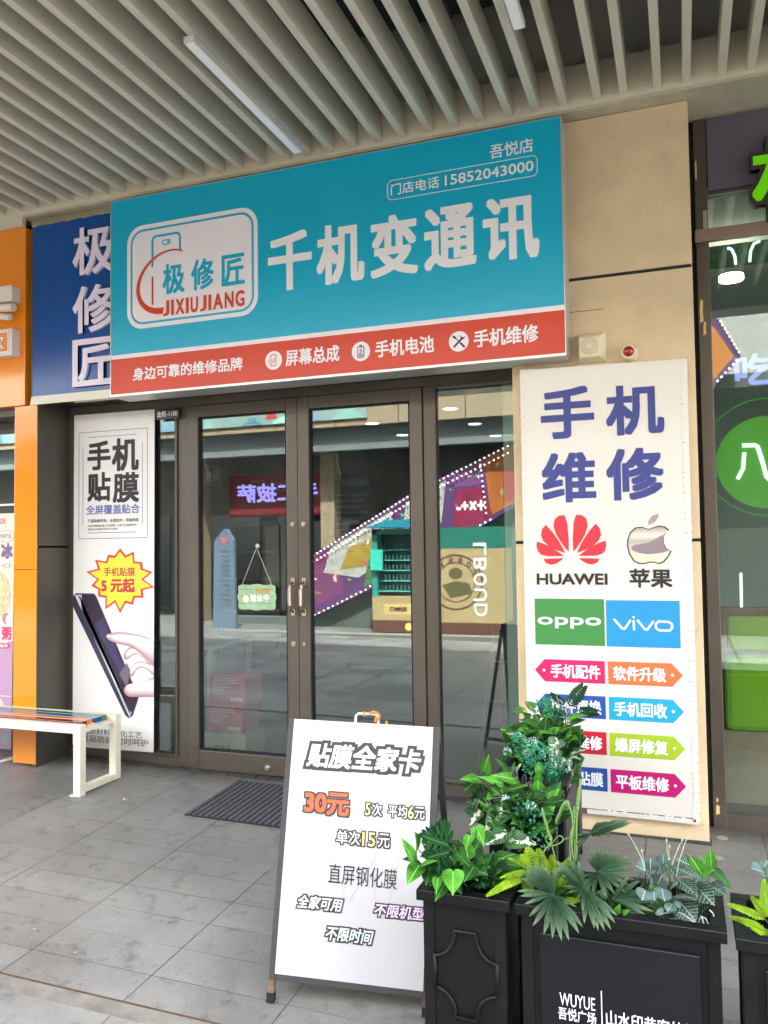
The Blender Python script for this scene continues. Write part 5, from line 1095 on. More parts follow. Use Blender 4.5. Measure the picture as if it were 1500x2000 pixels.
def leaf(mb, kind, B, T_, W, droop=None, tilt=.35):
    B = Vector(B); T_ = Vector(T_); ax, L, n, s = basis(B, T_, tilt=tilt); pf = prof(kind)
    dr = random.uniform(.03, .12) if droop is None else droop; fold = random.uniform(.05, .3); wav = random.uniform(0, 6)
    vs, uv, fs = [], [], []
    cols_ = [-1, -.55, 0, .55, 1]
    for i, (u, w_) in enumerate(pf):
        for c_ in cols_:
            notch = .10 * L if (u < 0 and abs(c_) < .3) else 0
            z = -abs(c_) ** 1.5 * w_ * W * fold * -1 - dr * L * (max(0, u) ** 2) + dr * L * max(0, u) + .025 * W * sin(wav + u * 7) * abs(c_)
            vs.append(B + ax * (u * L + notch) + s * (c_ * w_ * W) + n * z); uv.append((max(0, u), .5 + c_ * w_))
    m_ = len(cols_)
    for i in range(len(pf) - 1):
        for j in range(m_ - 1):
            fs.append((i * m_ + j, i * m_ + j + 1, (i + 1) * m_ + j + 1, (i + 1) * m_ + j))
    mb.add(vs, fs, uv)
def blade(mb, B, T_, W, n, uvrow=.5, droop=.0, tipw=0.05, nn=6, fold=.25, widest=.55, round_tip=False):
    """one narrow finger or leaflet"""
    B = Vector(B); T_ = Vector(T_); ax = T_ - B; L = ax.length
    if L < 1e-5: return
    ax.normalize(); n = Vector(n); n = (n - ax * n.dot(ax)).normalized(); s = ax.cross(n)
    vs, uv, fs = [], [], []
    for i in range(nn + 1):
        u = i / nn
        w_ = (.28 + .72 * (u / widest) ** .8) if u < widest else max(0, 1 - ((u - widest) / (1 - widest)) ** (3 if round_tip else 1.8))
        for c_ in (-1, 0, 1):
            vs.append(B + ax * (u * L) + s * (c_ * w_ * W * .5) + n * ((abs(c_) * w_ * W * fold) - droop * L * u * u + droop * L * u)); uv.append((u, .5 + .5 * c_ * w_))
    for i in range(nn):
        for j in range(2): fs.append((i * 3 + j, i * 3 + j + 1, i * 3 + 4 + j, i * 3 + 3 + j))
    mb.add(vs, fs, uv)
def lobed(mb, B, T_, W):
    """split-leaf philodendron: a midrib web with round-ended lobes"""
    B = Vector(B); T_ = Vector(T_); ax, L, n, s = basis(B, T_, tilt=.25)
    for k in range(5):
        u = .04 + k * .18; ang = radians(96 - k * 14); ln = W * .56 * [.75, 1.0, 1.0, .85, .62][k]
        for sg in (-1, 1):
            p0 = B + ax * (u * L * .85); d = (ax * cos(ang) + s * (sg * sin(ang))); blade(mb, p0 - d * .01, p0 + d * ln - n * ln * .12, W * .185, n, droop=.1, round_tip=True, fold=.08, widest=.65)
    blade(mb, B + ax * (L * .55), T_, W * .22, n, droop=.05, round_tip=True, fold=.06, widest=.5)
    # web
    vs, uv, fs = [], [], []
    for i in range(7):
        u = i / 6 * .85
        for c_ in (-1, 0, 1): vs.append(B + ax * (u * L) + s * (c_ * W * .12) + n * .0008); uv.append((u, .5 + c_ * .1))
    for i in range(6):
        for j in range(2): fs.append((i * 3 + j, i * 3 + j + 1, i * 3 + 4 + j, i * 3 + 3 + j))
    mb.add(vs, fs, uv)
def feather(mb, B, T_, W):
    B = Vector(B); T_ = Vector(T_); ax, L, n, s = basis(B, T_, tilt=.2)
    for k in range(9):
        u = .12 + .1 * k; ang = radians(62 - 3.4 * k); ln = W * .55 * (1 - abs(u - .45) * .75)
        for sg in (-1, 1):
            p0 = B + ax * (u * L); d = ax * cos(ang) + s * (sg * sin(ang)); blade(mb, p0, p0 + d * ln, W * .16, n, droop=.06, round_tip=True)
    blade(mb, B, B + ax * L, W * .05, n, fold=0)
def frond(mb, B, T_, W):
    """fern frond: toothed leaflets along an arching midrib"""
    B = Vector(B); T_ = Vector(T_); ax, L, n, s = basis(B, T_, tilt=.2); N = max(12, int(L / .009)); arch = random.uniform(.06, .16)
    for k in range(N):
        u = (k + .5) / N; w_ = W * .5 * (1 - u) ** .45 * min(1, .35 + u * 3)
        p0 = B + ax * (u * L) + n * (arch * L * 4 * u * (1 - u) * .5)
        for sg in (-1, 1):
            d = (ax * .32 + s * sg * .95).normalized(); blade(mb, p0, p0 + d * w_ - n * w_ * .22, L / N * 1.25, n + ax * random.uniform(-.2, .2), nn=3, fold=.15, round_tip=True)
    vs = [B + ax * (u / 8 * L) + n * (arch * L * 4 * (u / 8) * (1 - u / 8) * .5 + .001) for u in range(9)]
    mb.tube(vs, .0016, 5, False)
def fan(mb, c, tips):
    c = Vector(c); tips = [Vector(p) for p in tips]; n = (CAMP - c).normalized() * .7 + Vector((0, 0, .6)); n.normalize()
    for i, p in enumerate(tips):
        L = (p - c).length; d = (p - c); blade(mb, c + d * .02, p, L * .135, n + Vector((random.uniform(-.3, .3), 0, random.uniform(-.2, .2))), nn=8, fold=.30, widest=.58, droop=.05)
        if i + 1 < len(tips):   # webbing near the heart of the fan
            q = tips[i + 1]
            if (q - c).normalized().dot(d.normalized()) > .6:
                mb.add([c, c + d * .42, c + ((p + q) / 2 - c) * .33 - n * .006, c + (q - c) * .42], [(0, 1, 2, 3)], [(0, .5), (.4, .5), (.36, .3), (.4, .5)])
PL={
'potA':[('P',-0.77,-2.36,0.51,-0.781,-2.46,0.622,0.05),('P',-0.759,-2.36,0.506,-0.766,-2.45,0.482,0.047),('P',-0.746,-2.38,0.515,-0.68,-2.42,0.554,0.026),('P',-0.782,-2.3,0.534,-0.77,-2.36,0.608,0.038),('P',-0.642,-2.4,0.519,-0.625,-2.47,0.48,0.056),('P',-0.693,-2.38,0.488,-0.679,-2.45,0.471,0.029),('Q',-0.67,-2.36,0.483,-0.686,-2.44,0.445,0.049),('Q',-0.656,-2.3,0.53,-0.604,-2.36,0.524,0.036),('Q',-0.607,-2.3,0.5,-0.623,-2.36,0.475,0.049),('Q',-0.733,-2.33,0.496,-0.731,-2.38,0.46,0.054),('Q',-0.65,-2.36,0.466,-0.617,-2.4,0.459,0.027),('Q',-0.772,-2.3,0.488,-0.805,-2.38,0.529,0.041),('Q',-0.608,-2.15,0.554,-0.626,-2.22,0.514,0.042),('P',-0.644,-2.2,0.554,-0.642,-2.26,0.53,0.032),('P',-0.634,-2.15,0.564,-0.597,-2.2,0.526,0.038)],
'phiA':[('H',-0.71,-2.26,0.518,-0.723,-2.3,0.62,0.123),('H',-0.691,-2.28,0.547,-0.76,-2.36,0.599,0.094),('H',-0.682,-2.3,0.535,-0.727,-2.4,0.546,0.085),('H',-0.696,-2.2,0.536,-0.645,-2.28,0.545,0.06),('H',-0.701,-2.32,0.536,-0.687,-2.4,0.508,0.067),('H',-0.593,-2.24,0.459,-0.493,-2.32,0.521,0.091),('H',-0.607,-2.2,0.443,-0.55,-2.24,0.531,0.074),('H',-0.596,-2.28,0.474,-0.561,-2.36,0.466,0.072),('H',-0.584,-2.26,0.468,-0.509,-2.36,0.496,0.058)],
'calA':[('C',-0.551,-2.1,0.537,-0.599,-2.18,0.523,0.059),('C',-0.539,-2.1,0.52,-0.442,-2.16,0.534,0.057),('C',-0.536,-2.08,0.522,-0.525,-2.1,0.559,0.034)],
'potE':[('P',-0.734,-1.62,0.592,-0.703,-1.66,0.668,0.047),('P',-0.748,-1.66,0.573,-0.798,-1.74,0.587,0.043),('Q',-0.766,-1.64,0.556,-0.791,-1.7,0.536,0.049),('P',-0.627,-1.55,0.553,-0.711,-1.62,0.581,0.039),('Q',-0.653,-1.55,0.574,-0.694,-1.6,0.641,0.028),('P',-0.67,-1.6,0.547,-0.747,-1.66,0.582,0.035),('P',-0.71,-1.66,0.472,-0.771,-1.74,0.509,0.028),('Q',-0.66,-1.66,0.408,-0.584,-1.7,0.466,0.052),('P',-0.56,-1.45,0.516,-0.546,-1.48,0.587,0.03),('G',-0.644,-1.6,0.524,-0.562,-1.64,0.561,0.031),('P',-0.647,-1.62,0.52,-0.606,-1.68,0.544,0.028),('P',-0.706,-1.62,0.505,-0.662,-1.7,0.538,0.025),('P',-0.692,-1.8,0.42,-0.728,-1.88,0.407,0.047),('P',-0.632,-1.85,0.425,-0.668,-1.9,0.473,0.039),('Q',-0.717,-1.9,0.421,-0.718,-1.96,0.481,0.039),('Q',-0.671,-1.5,0.52,-0.632,-1.52,0.614,0.043),('Q',-0.666,-1.8,0.465,-0.627,-1.84,0.44,0.04)],
'traE':[('U',-0.622,-1.56,0.566,-0.62,-1.6,0.599,0.024),('U',-0.595,-1.55,0.534,-0.582,-1.6,0.587,0.024),('U',-0.573,-1.55,0.51,-0.566,-1.6,0.566,0.025),('U',-0.679,-1.62,0.527,-0.683,-1.66,0.564,0.025),('U',-0.734,-1.64,0.518,-0.732,-1.7,0.56,0.028),('U',-0.563,-1.55,0.508,-0.503,-1.62,0.533,0.018),('U',-0.723,-1.66,0.509,-0.684,-1.72,0.49,0.023),('U',-0.568,-1.6,0.487,-0.546,-1.68,0.543,0.035),('U',-0.624,-1.64,0.487,-0.568,-1.7,0.528,0.025),('U',-0.662,-1.64,0.502,-0.688,-1.7,0.511,0.024),('U',-0.6,-1.56,0.53,-0.547,-1.6,0.564,0.021),('U',-0.744,-1.68,0.506,-0.749,-1.74,0.48,0.028),('U',-0.532,-1.58,0.497,-0.539,-1.62,0.483,0.035),('U',-0.598,-1.64,0.508,-0.6,-1.7,0.489,0.025)],
'calE':[('W',-0.643,-1.72,0.484,-0.692,-1.8,0.432,0.074),('C',-0.728,-1.72,0.479,-0.753,-1.78,0.437,0.048),('C',-0.601,-1.85,0.446,-0.654,-1.95,0.437,0.062),('C',-0.596,-1.85,0.429,-0.484,-1.93,0.457,0.052),('W',-0.66,-1.52,0.526,-0.601,-1.56,0.619,0.05),('W',-0.594,-1.8,0.43,-0.576,-1.84,0.472,0.03)],
'zamD':[('N',-0.531,-0.75,0.678,-0.461,-0.72,0.776,0.088),('N',-0.486,-0.78,0.672,-0.399,-0.76,0.666,0.076),('N',-0.545,-0.7,0.678,-0.621,-0.68,0.725,0.058)],
'potD':[('P',-0.498,-0.95,0.674,-0.412,-1.0,0.701,0.036),('Q',-0.496,-0.9,0.641,-0.423,-0.95,0.669,0.036),('Q',-0.643,-0.95,0.635,-0.711,-1.05,0.675,0.032),('P',-0.641,-0.9,0.632,-0.668,-0.98,0.667,0.033),('P',-0.642,-1.0,0.609,-0.547,-1.08,0.629,0.03),('Q',-0.605,-1.0,0.611,-0.629,-1.1,0.596,0.043),('Q',-0.653,-1.15,0.583,-0.702,-1.22,0.553,0.045),('Q',-0.559,-0.85,0.681,-0.518,-0.9,0.673,0.041),('P',-0.699,-0.9,0.683,-0.71,-0.95,0.706,0.026),('Q',-0.661,-0.95,0.627,-0.703,-1.0,0.612,0.029),('P',-0.507,-1.0,0.601,-0.473,-1.06,0.623,0.032),('Q',-0.481,-1.0,0.603,-0.453,-1.04,0.591,0.029),('P',-0.569,-0.85,0.684,-0.569,-0.87,0.707,0.019),('P',-0.581,-1.3,0.544,-0.572,-1.36,0.484,0.025),('Q',-0.616,-0.85,0.609,-0.553,-0.9,0.637,0.033),('Q',-0.691,-1.1,0.605,-0.732,-1.14,0.647,0.032),('Q',-0.702,-1.25,0.562,-0.732,-1.3,0.594,0.027),('Q',-0.636,-0.8,0.65,-0.66,-0.84,0.698,0.034),('G',-0.54,-0.95,0.615,-0.486,-1.0,0.645,0.022),('Q',-0.487,-0.95,0.618,-0.431,-1.0,0.629,0.022),('P',-0.581,-0.85,0.625,-0.593,-0.9,0.662,0.022)],
'calD':[('W',-0.662,-1.15,0.615,-0.724,-1.25,0.658,0.041),('W',-0.533,-1.08,0.601,-0.556,-1.16,0.558,0.066),('C',-0.479,-1.05,0.54,-0.403,-1.08,0.575,0.039),('W',-0.525,-1.15,0.573,-0.525,-1.2,0.529,0.038),('W',-0.493,-1.18,0.548,-0.504,-1.22,0.508,0.038),('W',-0.534,-1.18,0.558,-0.547,-1.22,0.52,0.031),('C',-0.508,-1.0,0.555,-0.472,-1.02,0.608,0.032),('W',-0.463,-1.1,0.541,-0.487,-1.14,0.533,0.017),('W',-0.67,-0.85,0.668,-0.702,-0.9,0.728,0.022),('C',-0.463,-1.1,0.541,-0.429,-1.14,0.54,0.021),('W',-0.469,-1.2,0.549,-0.465,-1.24,0.519,0.027)],
'eucB':[('R',-0.124,-2.3,0.495,-0.131,-2.34,0.482,0.04),('R',-0.101,-2.3,0.495,-0.096,-2.36,0.494,0.038),('R',-0.081,-2.28,0.497,-0.072,-2.34,0.487,0.039),('R',-0.104,-2.26,0.497,-0.109,-2.28,0.534,0.049),('R',-0.093,-2.25,0.495,-0.079,-2.27,0.53,0.045),('R',-0.132,-2.18,0.505,-0.153,-2.2,0.522,0.037),('R',-0.115,-2.15,0.496,-0.114,-2.15,0.528,0.042),('R',-0.08,-2.15,0.516,-0.077,-2.16,0.547,0.037),('R',-0.085,-2.15,0.488,-0.091,-2.16,0.518,0.042),('R',-0.069,-2.2,0.478,-0.083,-2.22,0.499,0.036),('R',-0.113,-2.2,0.496,-0.129,-2.24,0.516,0.032),('R',-0.061,-2.25,0.488,-0.038,-2.28,0.519,0.018),('R',-0.043,-2.3,0.477,-0.036,-2.34,0.476,0.018),('R',-0.092,-2.32,0.456,-0.077,-2.36,0.461,0.022),('R',-0.054,-2.3,0.468,-0.067,-2.34,0.461,0.026)],
'fitB':[('F',0.007,-2.16,0.52,-0.045,-2.2,0.556,0.039),('F',-0.053,-2.18,0.524,-0.004,-2.22,0.522,0.036),('F',0.041,-2.22,0.504,-0.009,-2.3,0.554,0.049),('F',0.004,-2.2,0.488,0.053,-2.32,0.486,0.063),('F',0.044,-2.15,0.473,0.087,-2.2,0.468,0.046),('F',-0.039,-2.22,0.505,0.012,-2.28,0.487,0.049),('F',-0.036,-2.26,0.461,0.006,-2.3,0.427,0.067),('F',-0.073,-2.2,0.537,-0.045,-2.24,0.521,0.023),('F',-0.048,-2.26,0.474,-0.014,-2.34,0.504,0.027),('F',-0.025,-2.25,0.474,0.009,-2.3,0.484,0.04)],
'antB':[('P',0.027,-2.15,0.498,-0.008,-2.18,0.564,0.046),('P',0.051,-2.14,0.522,0.049,-2.16,0.583,0.028),('P',0.026,-2.16,0.494,0.059,-2.2,0.536,0.027),('Q',0.059,-2.12,0.504,0.106,-2.16,0.468,0.028),('P',0.035,-2.13,0.526,0.021,-2.14,0.548,0.032),('P',-0.197,-2.36,0.451,-0.184,-2.38,0.485,0.017),('P',-0.179,-2.36,0.45,-0.159,-2.38,0.47,0.013)],
'ferB':[('E',-0.449,-2.3,0.5,-0.543,-2.42,0.471,0.04),('E',-0.449,-2.3,0.503,-0.512,-2.38,0.51,0.026),('E',-0.458,-2.25,0.5,-0.5,-2.32,0.544,0.031),('E',-0.448,-2.25,0.434,-0.472,-2.25,0.536,0.068),('E',-0.432,-2.2,0.444,-0.466,-2.2,0.539,0.079),('E',-0.414,-2.18,0.439,-0.437,-2.18,0.531,0.07),('E',-0.407,-2.15,0.428,-0.397,-2.15,0.507,0.056),('E',-0.404,-2.12,0.405,-0.348,-2.12,0.494,0.048),('E',-0.36,-2.28,0.426,-0.292,-2.36,0.467,0.04),('E',-0.376,-2.2,0.407,-0.347,-2.22,0.482,0.051),('E',-0.435,-2.3,0.44,-0.457,-2.32,0.498,0.054),('E',-0.396,-2.3,0.445,-0.403,-2.32,0.49,0.053)],
'palB1':[('FAN',-0.357,-2.4,0.491,[(-0.363,-2.32,0.538),(-0.396,-2.3,0.527),(-0.43,-2.28,0.528),(-0.459,-2.28,0.52),(-0.47,-2.3,0.506),(-0.47,-2.32,0.494),(-0.463,-2.38,0.481),(-0.451,-2.4,0.476),(-0.438,-2.42,0.463),(-0.419,-2.45,0.445),(-0.406,-2.47,0.43),(-0.371,-2.5,0.426),(-0.349,-2.5,0.42),(-0.323,-2.51,0.422),(-0.305,-2.51,0.426),(-0.279,-2.5,0.443),(-0.271,-2.48,0.451),(-0.293,-2.44,0.484)])],
'palB2':[('FAN',-0.28,-2.36,0.501,[(-0.306,-2.28,0.548),(-0.338,-2.26,0.547),(-0.374,-2.26,0.533),(-0.374,-2.28,0.52),(-0.359,-2.3,0.504),(-0.341,-2.34,0.493),(-0.327,-2.36,0.485),(-0.298,-2.4,0.487),(-0.278,-2.43,0.468),(-0.272,-2.45,0.448),(-0.245,-2.46,0.444),(-0.235,-2.46,0.439),(-0.218,-2.46,0.44),(-0.203,-2.45,0.442),(-0.193,-2.44,0.456),(-0.19,-2.42,0.468)])],
'palB3':[('FAN',-0.256,-2.24,0.506,[(-0.297,-2.14,0.507),(-0.286,-2.12,0.525),(-0.264,-2.1,0.523),(-0.235,-2.1,0.521),(-0.207,-2.1,0.516),(-0.175,-2.12,0.516),(-0.156,-2.14,0.51),(-0.152,-2.18,0.502),(-0.155,-2.22,0.489),(-0.164,-2.26,0.486),(-0.175,-2.3,0.481),(-0.202,-2.33,0.486),(-0.224,-2.36,0.486),(-0.259,-2.34,0.482),(-0.281,-2.32,0.475),(-0.295,-2.3,0.483),(-0.307,-2.26,0.488)])],
'palB4':[('FAN',-0.205,-2.34,0.471,[(-0.17,-2.24,0.504),(-0.142,-2.22,0.488),(-0.119,-2.24,0.472),(-0.096,-2.3,0.469),(-0.099,-2.36,0.465),(-0.121,-2.38,0.463),(-0.149,-2.38,0.477),(-0.192,-2.26,0.486)])],
'palB5':[('FAN',-0.292,-2.1,0.563,[(-0.178,-1.95,0.562),(-0.186,-1.95,0.57),(-0.216,-2.0,0.555),(-0.229,-2.0,0.535),(-0.258,-2.05,0.54),(-0.276,-2.08,0.546),(-0.304,-2.12,0.548),(-0.326,-2.14,0.569),(-0.364,-2.16,0.559),(-0.328,-2.16,0.547),(-0.247,-1.98,0.569),(-0.27,-2.0,0.571)])],
'ferC':[('E',0.18,-2.2,0.421,0.084,-2.24,0.462,0.037),('E',0.175,-2.26,0.419,0.086,-2.3,0.454,0.03),('E',0.182,-2.28,0.417,0.117,-2.3,0.447,0.048),('E',0.187,-2.15,0.413,0.191,-2.1,0.488,0.041),('E',0.201,-2.15,0.407,0.213,-2.1,0.491,0.045),('E',0.19,-2.2,0.427,0.151,-2.18,0.468,0.04),('E',0.205,-2.2,0.412,0.232,-2.18,0.456,0.044)],
'eucC':[('R',0.201,-2.0,0.47,0.161,-2.05,0.497,0.043),('R',0.199,-2.0,0.486,0.21,-2.0,0.506,0.03),('R',0.217,-2.0,0.488,0.232,-2.0,0.5,0.03)],
'minD':[('FL',-0.685,-1.2,0.634,0.022),('FL',-0.624,-1.2,0.609,0.03),('FL',-0.644,-1.2,0.566,0.022),('FL',-0.565,-1.2,0.573,0.033),('FL',-0.728,-1.2,0.564,0.022),('FL',-0.551,-1.2,0.505,0.03),('FL',-0.489,-1.2,0.482,0.022),('FL',-0.481,-1.2,0.449,0.018),('FL',-0.473,-1.2,0.496,0.022),('FL',-0.532,-1.2,0.526,0.022),('BU',-0.674,-1.24,0.618,0.033),('BU',-0.618,-1.24,0.579,0.048),('BU',-0.569,-1.24,0.539,0.055),('BU',-0.613,-1.24,0.526,0.044),('BU',-0.545,-1.24,0.479,0.041),('BU',-0.508,-1.24,0.482,0.033),('BU',-0.57,-1.24,0.471,0.033),('BU',-0.526,-1.24,0.518,0.037),('BU',-0.587,-1.24,0.568,0.044)],
'minE':[('FL',-0.638,-1.68,0.51,0.023),('FL',-0.547,-1.68,0.497,0.025),('FL',-0.508,-1.68,0.443,0.023),('FL',-0.604,-1.68,0.471,0.021),('BU',-0.547,-1.72,0.451,0.05),('BU',-0.523,-1.72,0.411,0.042),('BU',-0.585,-1.72,0.417,0.038),('BU',-0.559,-1.72,0.48,0.034)],
'busD':[('BU',-0.627,-0.85,0.695,0.044),('BU',-0.6,-0.85,0.679,0.041),('BU',-0.613,-0.85,0.713,0.022),('BU',-0.573,-0.85,0.664,0.022)],
'stB':[('ST',0.0028,[(-0.344,-2.15,0.494),(-0.339,-2.143,0.556),(-0.337,-2.136,0.6),(-0.345,-2.129,0.643),(-0.355,-2.121,0.656),(-0.368,-2.114,0.645),(-0.381,-2.107,0.616),(-0.392,-2.1,0.591)]),('ST',0.003,[(-0.326,-2.15,0.491),(-0.327,-2.138,0.578),(-0.323,-2.125,0.644),(-0.318,-2.112,0.687),(-0.316,-2.1,0.72)]),('ST',0.0025,[(-0.333,-2.16,0.494),(-0.343,-2.145,0.565),(-0.333,-2.13,0.603),(-0.326,-2.115,0.652),(-0.322,-2.1,0.692)]),('ST',0.003,[(-0.343,-2.16,0.493),(-0.346,-2.14,0.55),(-0.341,-2.12,0.576),(-0.334,-2.1,0.593)]),('ST',0.002,[(-0.329,-2.16,0.495),(-0.333,-2.14,0.556),(-0.338,-2.12,0.606),(-0.338,-2.1,0.635)]),('ST',0.0025,[(-0.39,-2.15,0.495),(-0.402,-2.125,0.52),(-0.416,-2.1,0.55),(-0.43,-2.075,0.578),(-0.443,-2.05,0.605)]),('ST',0.0025,[(-0.428,-2.2,0.509),(-0.414,-2.196,0.534),(-0.398,-2.192,0.555),(-0.394,-2.188,0.572),(-0.403,-2.185,0.577),(-0.413,-2.181,0.565),(-0.41,-2.177,0.551),(-0.397,-2.173,0.542),(-0.379,-2.169,0.547),(-0.364,-2.165,0.558),(-0.367,-2.162,0.568),(-0.38,-2.158,0.566),(-0.397,-2.154,0.544),(-0.412,-2.15,0.518)])],
'whB':[('ST',0.0015,[(-0.125,-2.25,0.524),(-0.135,-2.217,0.549),(-0.157,-2.183,0.578),(-0.174,-2.15,0.592)]),('ST',0.0015,[(-0.125,-2.25,0.528),(-0.13,-2.2,0.54),(-0.138,-2.15,0.547)]),('ST',0.0015,[(-0.066,-2.25,0.498),(-0.062,-2.217,0.516),(-0.041,-2.183,0.567),(-0.025,-2.15,0.592)]),('ST',0.0015,[(-0.042,-2.25,0.523),(-0.034,-2.2,0.551),(-0.013,-2.15,0.598)]),('ST',0.0015,[(-0.059,-2.25,0.566),(-0.066,-2.2,0.578),(-0.068,-2.15,0.585)]),('ST',0.0015,[(-0.092,-2.25,0.517),(-0.092,-2.15,0.501)]),('ST',0.0015,[(-0.062,-2.25,0.566),(-0.061,-2.15,0.569)]),('ST',0.0015,[(-0.216,-2.25,0.441),(-0.198,-2.2,0.425),(-0.176,-2.15,0.409)])],
'liB':[('ST',0.003,[(-0.066,-2.28,0.416),(-0.037,-2.29,0.426),(-0.003,-2.3,0.422)]),('ST',0.003,[(0.011,-2.28,0.414),(0.015,-2.287,0.432),(0.02,-2.293,0.441),(0.025,-2.3,0.424)]),('ST',0.003,[(0.022,-2.28,0.435),(0.031,-2.29,0.435),(0.037,-2.3,0.424)]),('ST',0.003,[(0.047,-2.28,0.417),(0.05,-2.29,0.449),(0.04,-2.3,0.464)]),('ST',0.003,[(-0.083,-2.28,0.43),(-0.033,-2.29,0.441),(0.001,-2.3,0.425)])],
'whD':[('ST',0.002,[(-0.555,-0.85,0.692),(-0.559,-0.865,0.732),(-0.565,-0.88,0.757)]),('ST',0.002,[(-0.53,-0.85,0.69),(-0.509,-0.88,0.744)]),('ST',0.002,[(-0.579,-0.85,0.715),(-0.591,-0.88,0.737)]),('ST',0.002,[(-0.65,-0.85,0.624),(-0.665,-0.88,0.671)]),('ST',0.002,[(-0.529,-0.85,0.656),(-0.499,-0.865,0.705),(-0.466,-0.88,0.716)]),('ST',0.002,[(-0.509,-0.85,0.643),(-0.498,-0.88,0.664)]),('ST',0.002,[(-0.51,-0.85,0.449),(-0.471,-0.865,0.432),(-0.44,-0.88,0.412)])],
}
INFO = {'potA': ('pothos_plant', 'heart leaved pothos spilling over the front left planter', 'plant', (-.63, -2.24)), 'phiA': ('philodendron_plant', 'dark deeply lobed philodendron in the front left planter', 'plant', (-.62, -2.2)),
        'calA': ('caladium_plant', 'white speckled caladium leaves rising at the back of the front left planter', 'plant', (-.58, -2.14)), 'potE': ('pothos_plant', 'green pothos in the small turned middle planter', 'plant', (-.60, -1.6)),
        'traE': ('spiderwort_plant', 'purple and silver striped leaves in the middle planter', 'plant', (-.58, -1.6)), 'calE': ('caladium_plant', 'pale green and white caladium leaves over the front of the middle planter', 'plant', (-.6, -1.68)),
        'zamD': ('zamia_plant', 'dark feathery leaved plant at the top of the rear planter', 'plant', (-.56, -.68)), 'potD': ('pothos_plant', 'broad green pothos in the long rear planter', 'plant', (-.62, -.95)), 'calD': ('caladium_plant', 'silvery caladium leaves in the long rear planter', 'plant', (-.58, -1.1)),
        'eucB': ('eucalyptus_plant', 'grey green round leaved sprigs in the wide printed planter', 'plant', (-.20, -2.22)), 'fitB': ('nerve_plant', 'dark leaves with a net of white veins at the right of the printed planter', 'plant', (-.04, -2.22)),
        'antB': ('anthurium_plant', 'smooth green leaved sprig at the right end of the printed planter', 'plant', (-.04, -2.16)), 'ferB': ('fern_plant', 'lime green fern at the left of the printed planter', 'plant', (-.42, -2.2)),
        'palB1': ('fan_palm', 'dark fan palm leaf hanging over the left front of the printed planter', 'plant', (-.36, -2.3)), 'palB2': ('fan_palm', 'pale tipped fan palm leaf hanging second from the left on the printed planter', 'plant', (-.30, -2.28)),
        'palB3': ('fan_palm', 'wide fan palm leaf standing above the middle of the printed planter', 'plant', (-.27, -2.2)), 'palB4': ('fan_palm', 'shaded fan palm leaf lying behind the round grey leaves', 'plant', (-.25, -2.25)),
        'palB5': ('fan_palm', 'narrow fan palm leaf reaching toward the pillar foot', 'plant', (-.42, -2.14)), 'ferC': ('fern_plant', 'lime green fern in the bottom right corner planter', 'plant', (.25, -2.22)), 'eucC': ('eucalyptus_plant', 'round green leaves in the corner planter at the right edge', 'plant', (.24, -2.12)),
        'minD': ('mint_flower', 'mint and white flowering bush on the long rear planter', 'plant', (-.64, -1.18)), 'minE': ('mint_flower', 'mint flowering bush at the right of the middle planter', 'plant', (-.54, -1.66)), 'busD': ('fine_bush', 'fine leaved green bush at the back of the rear planter', 'plant', (-.64, -.8)),
        'stB': ('grass_stalk', 'tall curled green grass stalks behind the lime fern', 'plant', (-.42, -2.14)), 'whB': ('twig_sprig', 'thin pale budded twigs in the printed planter', 'plant', (-.16, -2.2)), 'liB': ('ribbon_grass', 'white edged ribbon grass at the right front of the printed planter', 'plant', (-.05, -2.24)),
        'whD': ('twig_sprig', 'pale white grass streaks at the top of the rear planter', 'plant', (-.6, -.84))}
RIMZ = {k: gz(v[3][0], v[3][1]) + .51 for k, v in INFO.items()}
def extra_leaves(key, kind, n, rad, hgt, size):
    """smaller leaves filling the middle of a clump"""
    px, py = INFO[key][3]; z0 = RIMZ[key]; o = []
    for k in range(n):
        a = random.uniform(0, 2 * pi); r_ = rad * sqrt(random.random()); b = Vector((px + r_ * cos(a) * .85, py + r_ * sin(a) * .55, z0 + random.uniform(.02, hgt)))
        d = Vector((cos(a) + random.uniform(-.6, .6), sin(a) * .8 - .25 + random.uniform(-.6, .6), random.uniform(.02, .8))).normalized(); L = size * random.uniform(.7, 1.2)
        o.append((kind, *b, *(b + d * L), L * random.uniform(.62, .85)))
    return o
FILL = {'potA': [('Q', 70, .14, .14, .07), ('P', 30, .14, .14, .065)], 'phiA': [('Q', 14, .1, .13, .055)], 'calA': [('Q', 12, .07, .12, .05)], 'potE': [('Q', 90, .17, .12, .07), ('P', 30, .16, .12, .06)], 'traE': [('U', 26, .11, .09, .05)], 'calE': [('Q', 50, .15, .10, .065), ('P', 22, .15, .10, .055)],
        'potD': [('Q', 120, .18, .18, .065), ('P', 60, .17, .19, .06), ('G', 8, .15, .15, .05)], 'calD': [('Q', 22, .12, .08, .06)], 'fitB': [('F', 6, .08, .04, .06), ('Q', 20, .10, .05, .055)], 'eucB': [('R', 16, .10, .07, .035), ('Q', 24, .13, .05, .055)], 'ferC': [('Q', 6, .08, .05, .05)], 'busD': [('Q', 34, .11, .22, .06), ('P', 22, .11, .24, .05), ('G', 8, .1, .22, .045)], 'zamD': [('Q', 26, .09, .12, .055), ('P', 8, .08, .14, .05)], 'ferB': [('Q', 26, .13, .07, .06), ('P', 10, .12, .08, .055)], 'palB3': [('Q', 12, .12, .06, .06)], 'antB': [('P', 8, .06, .08, .06)]}
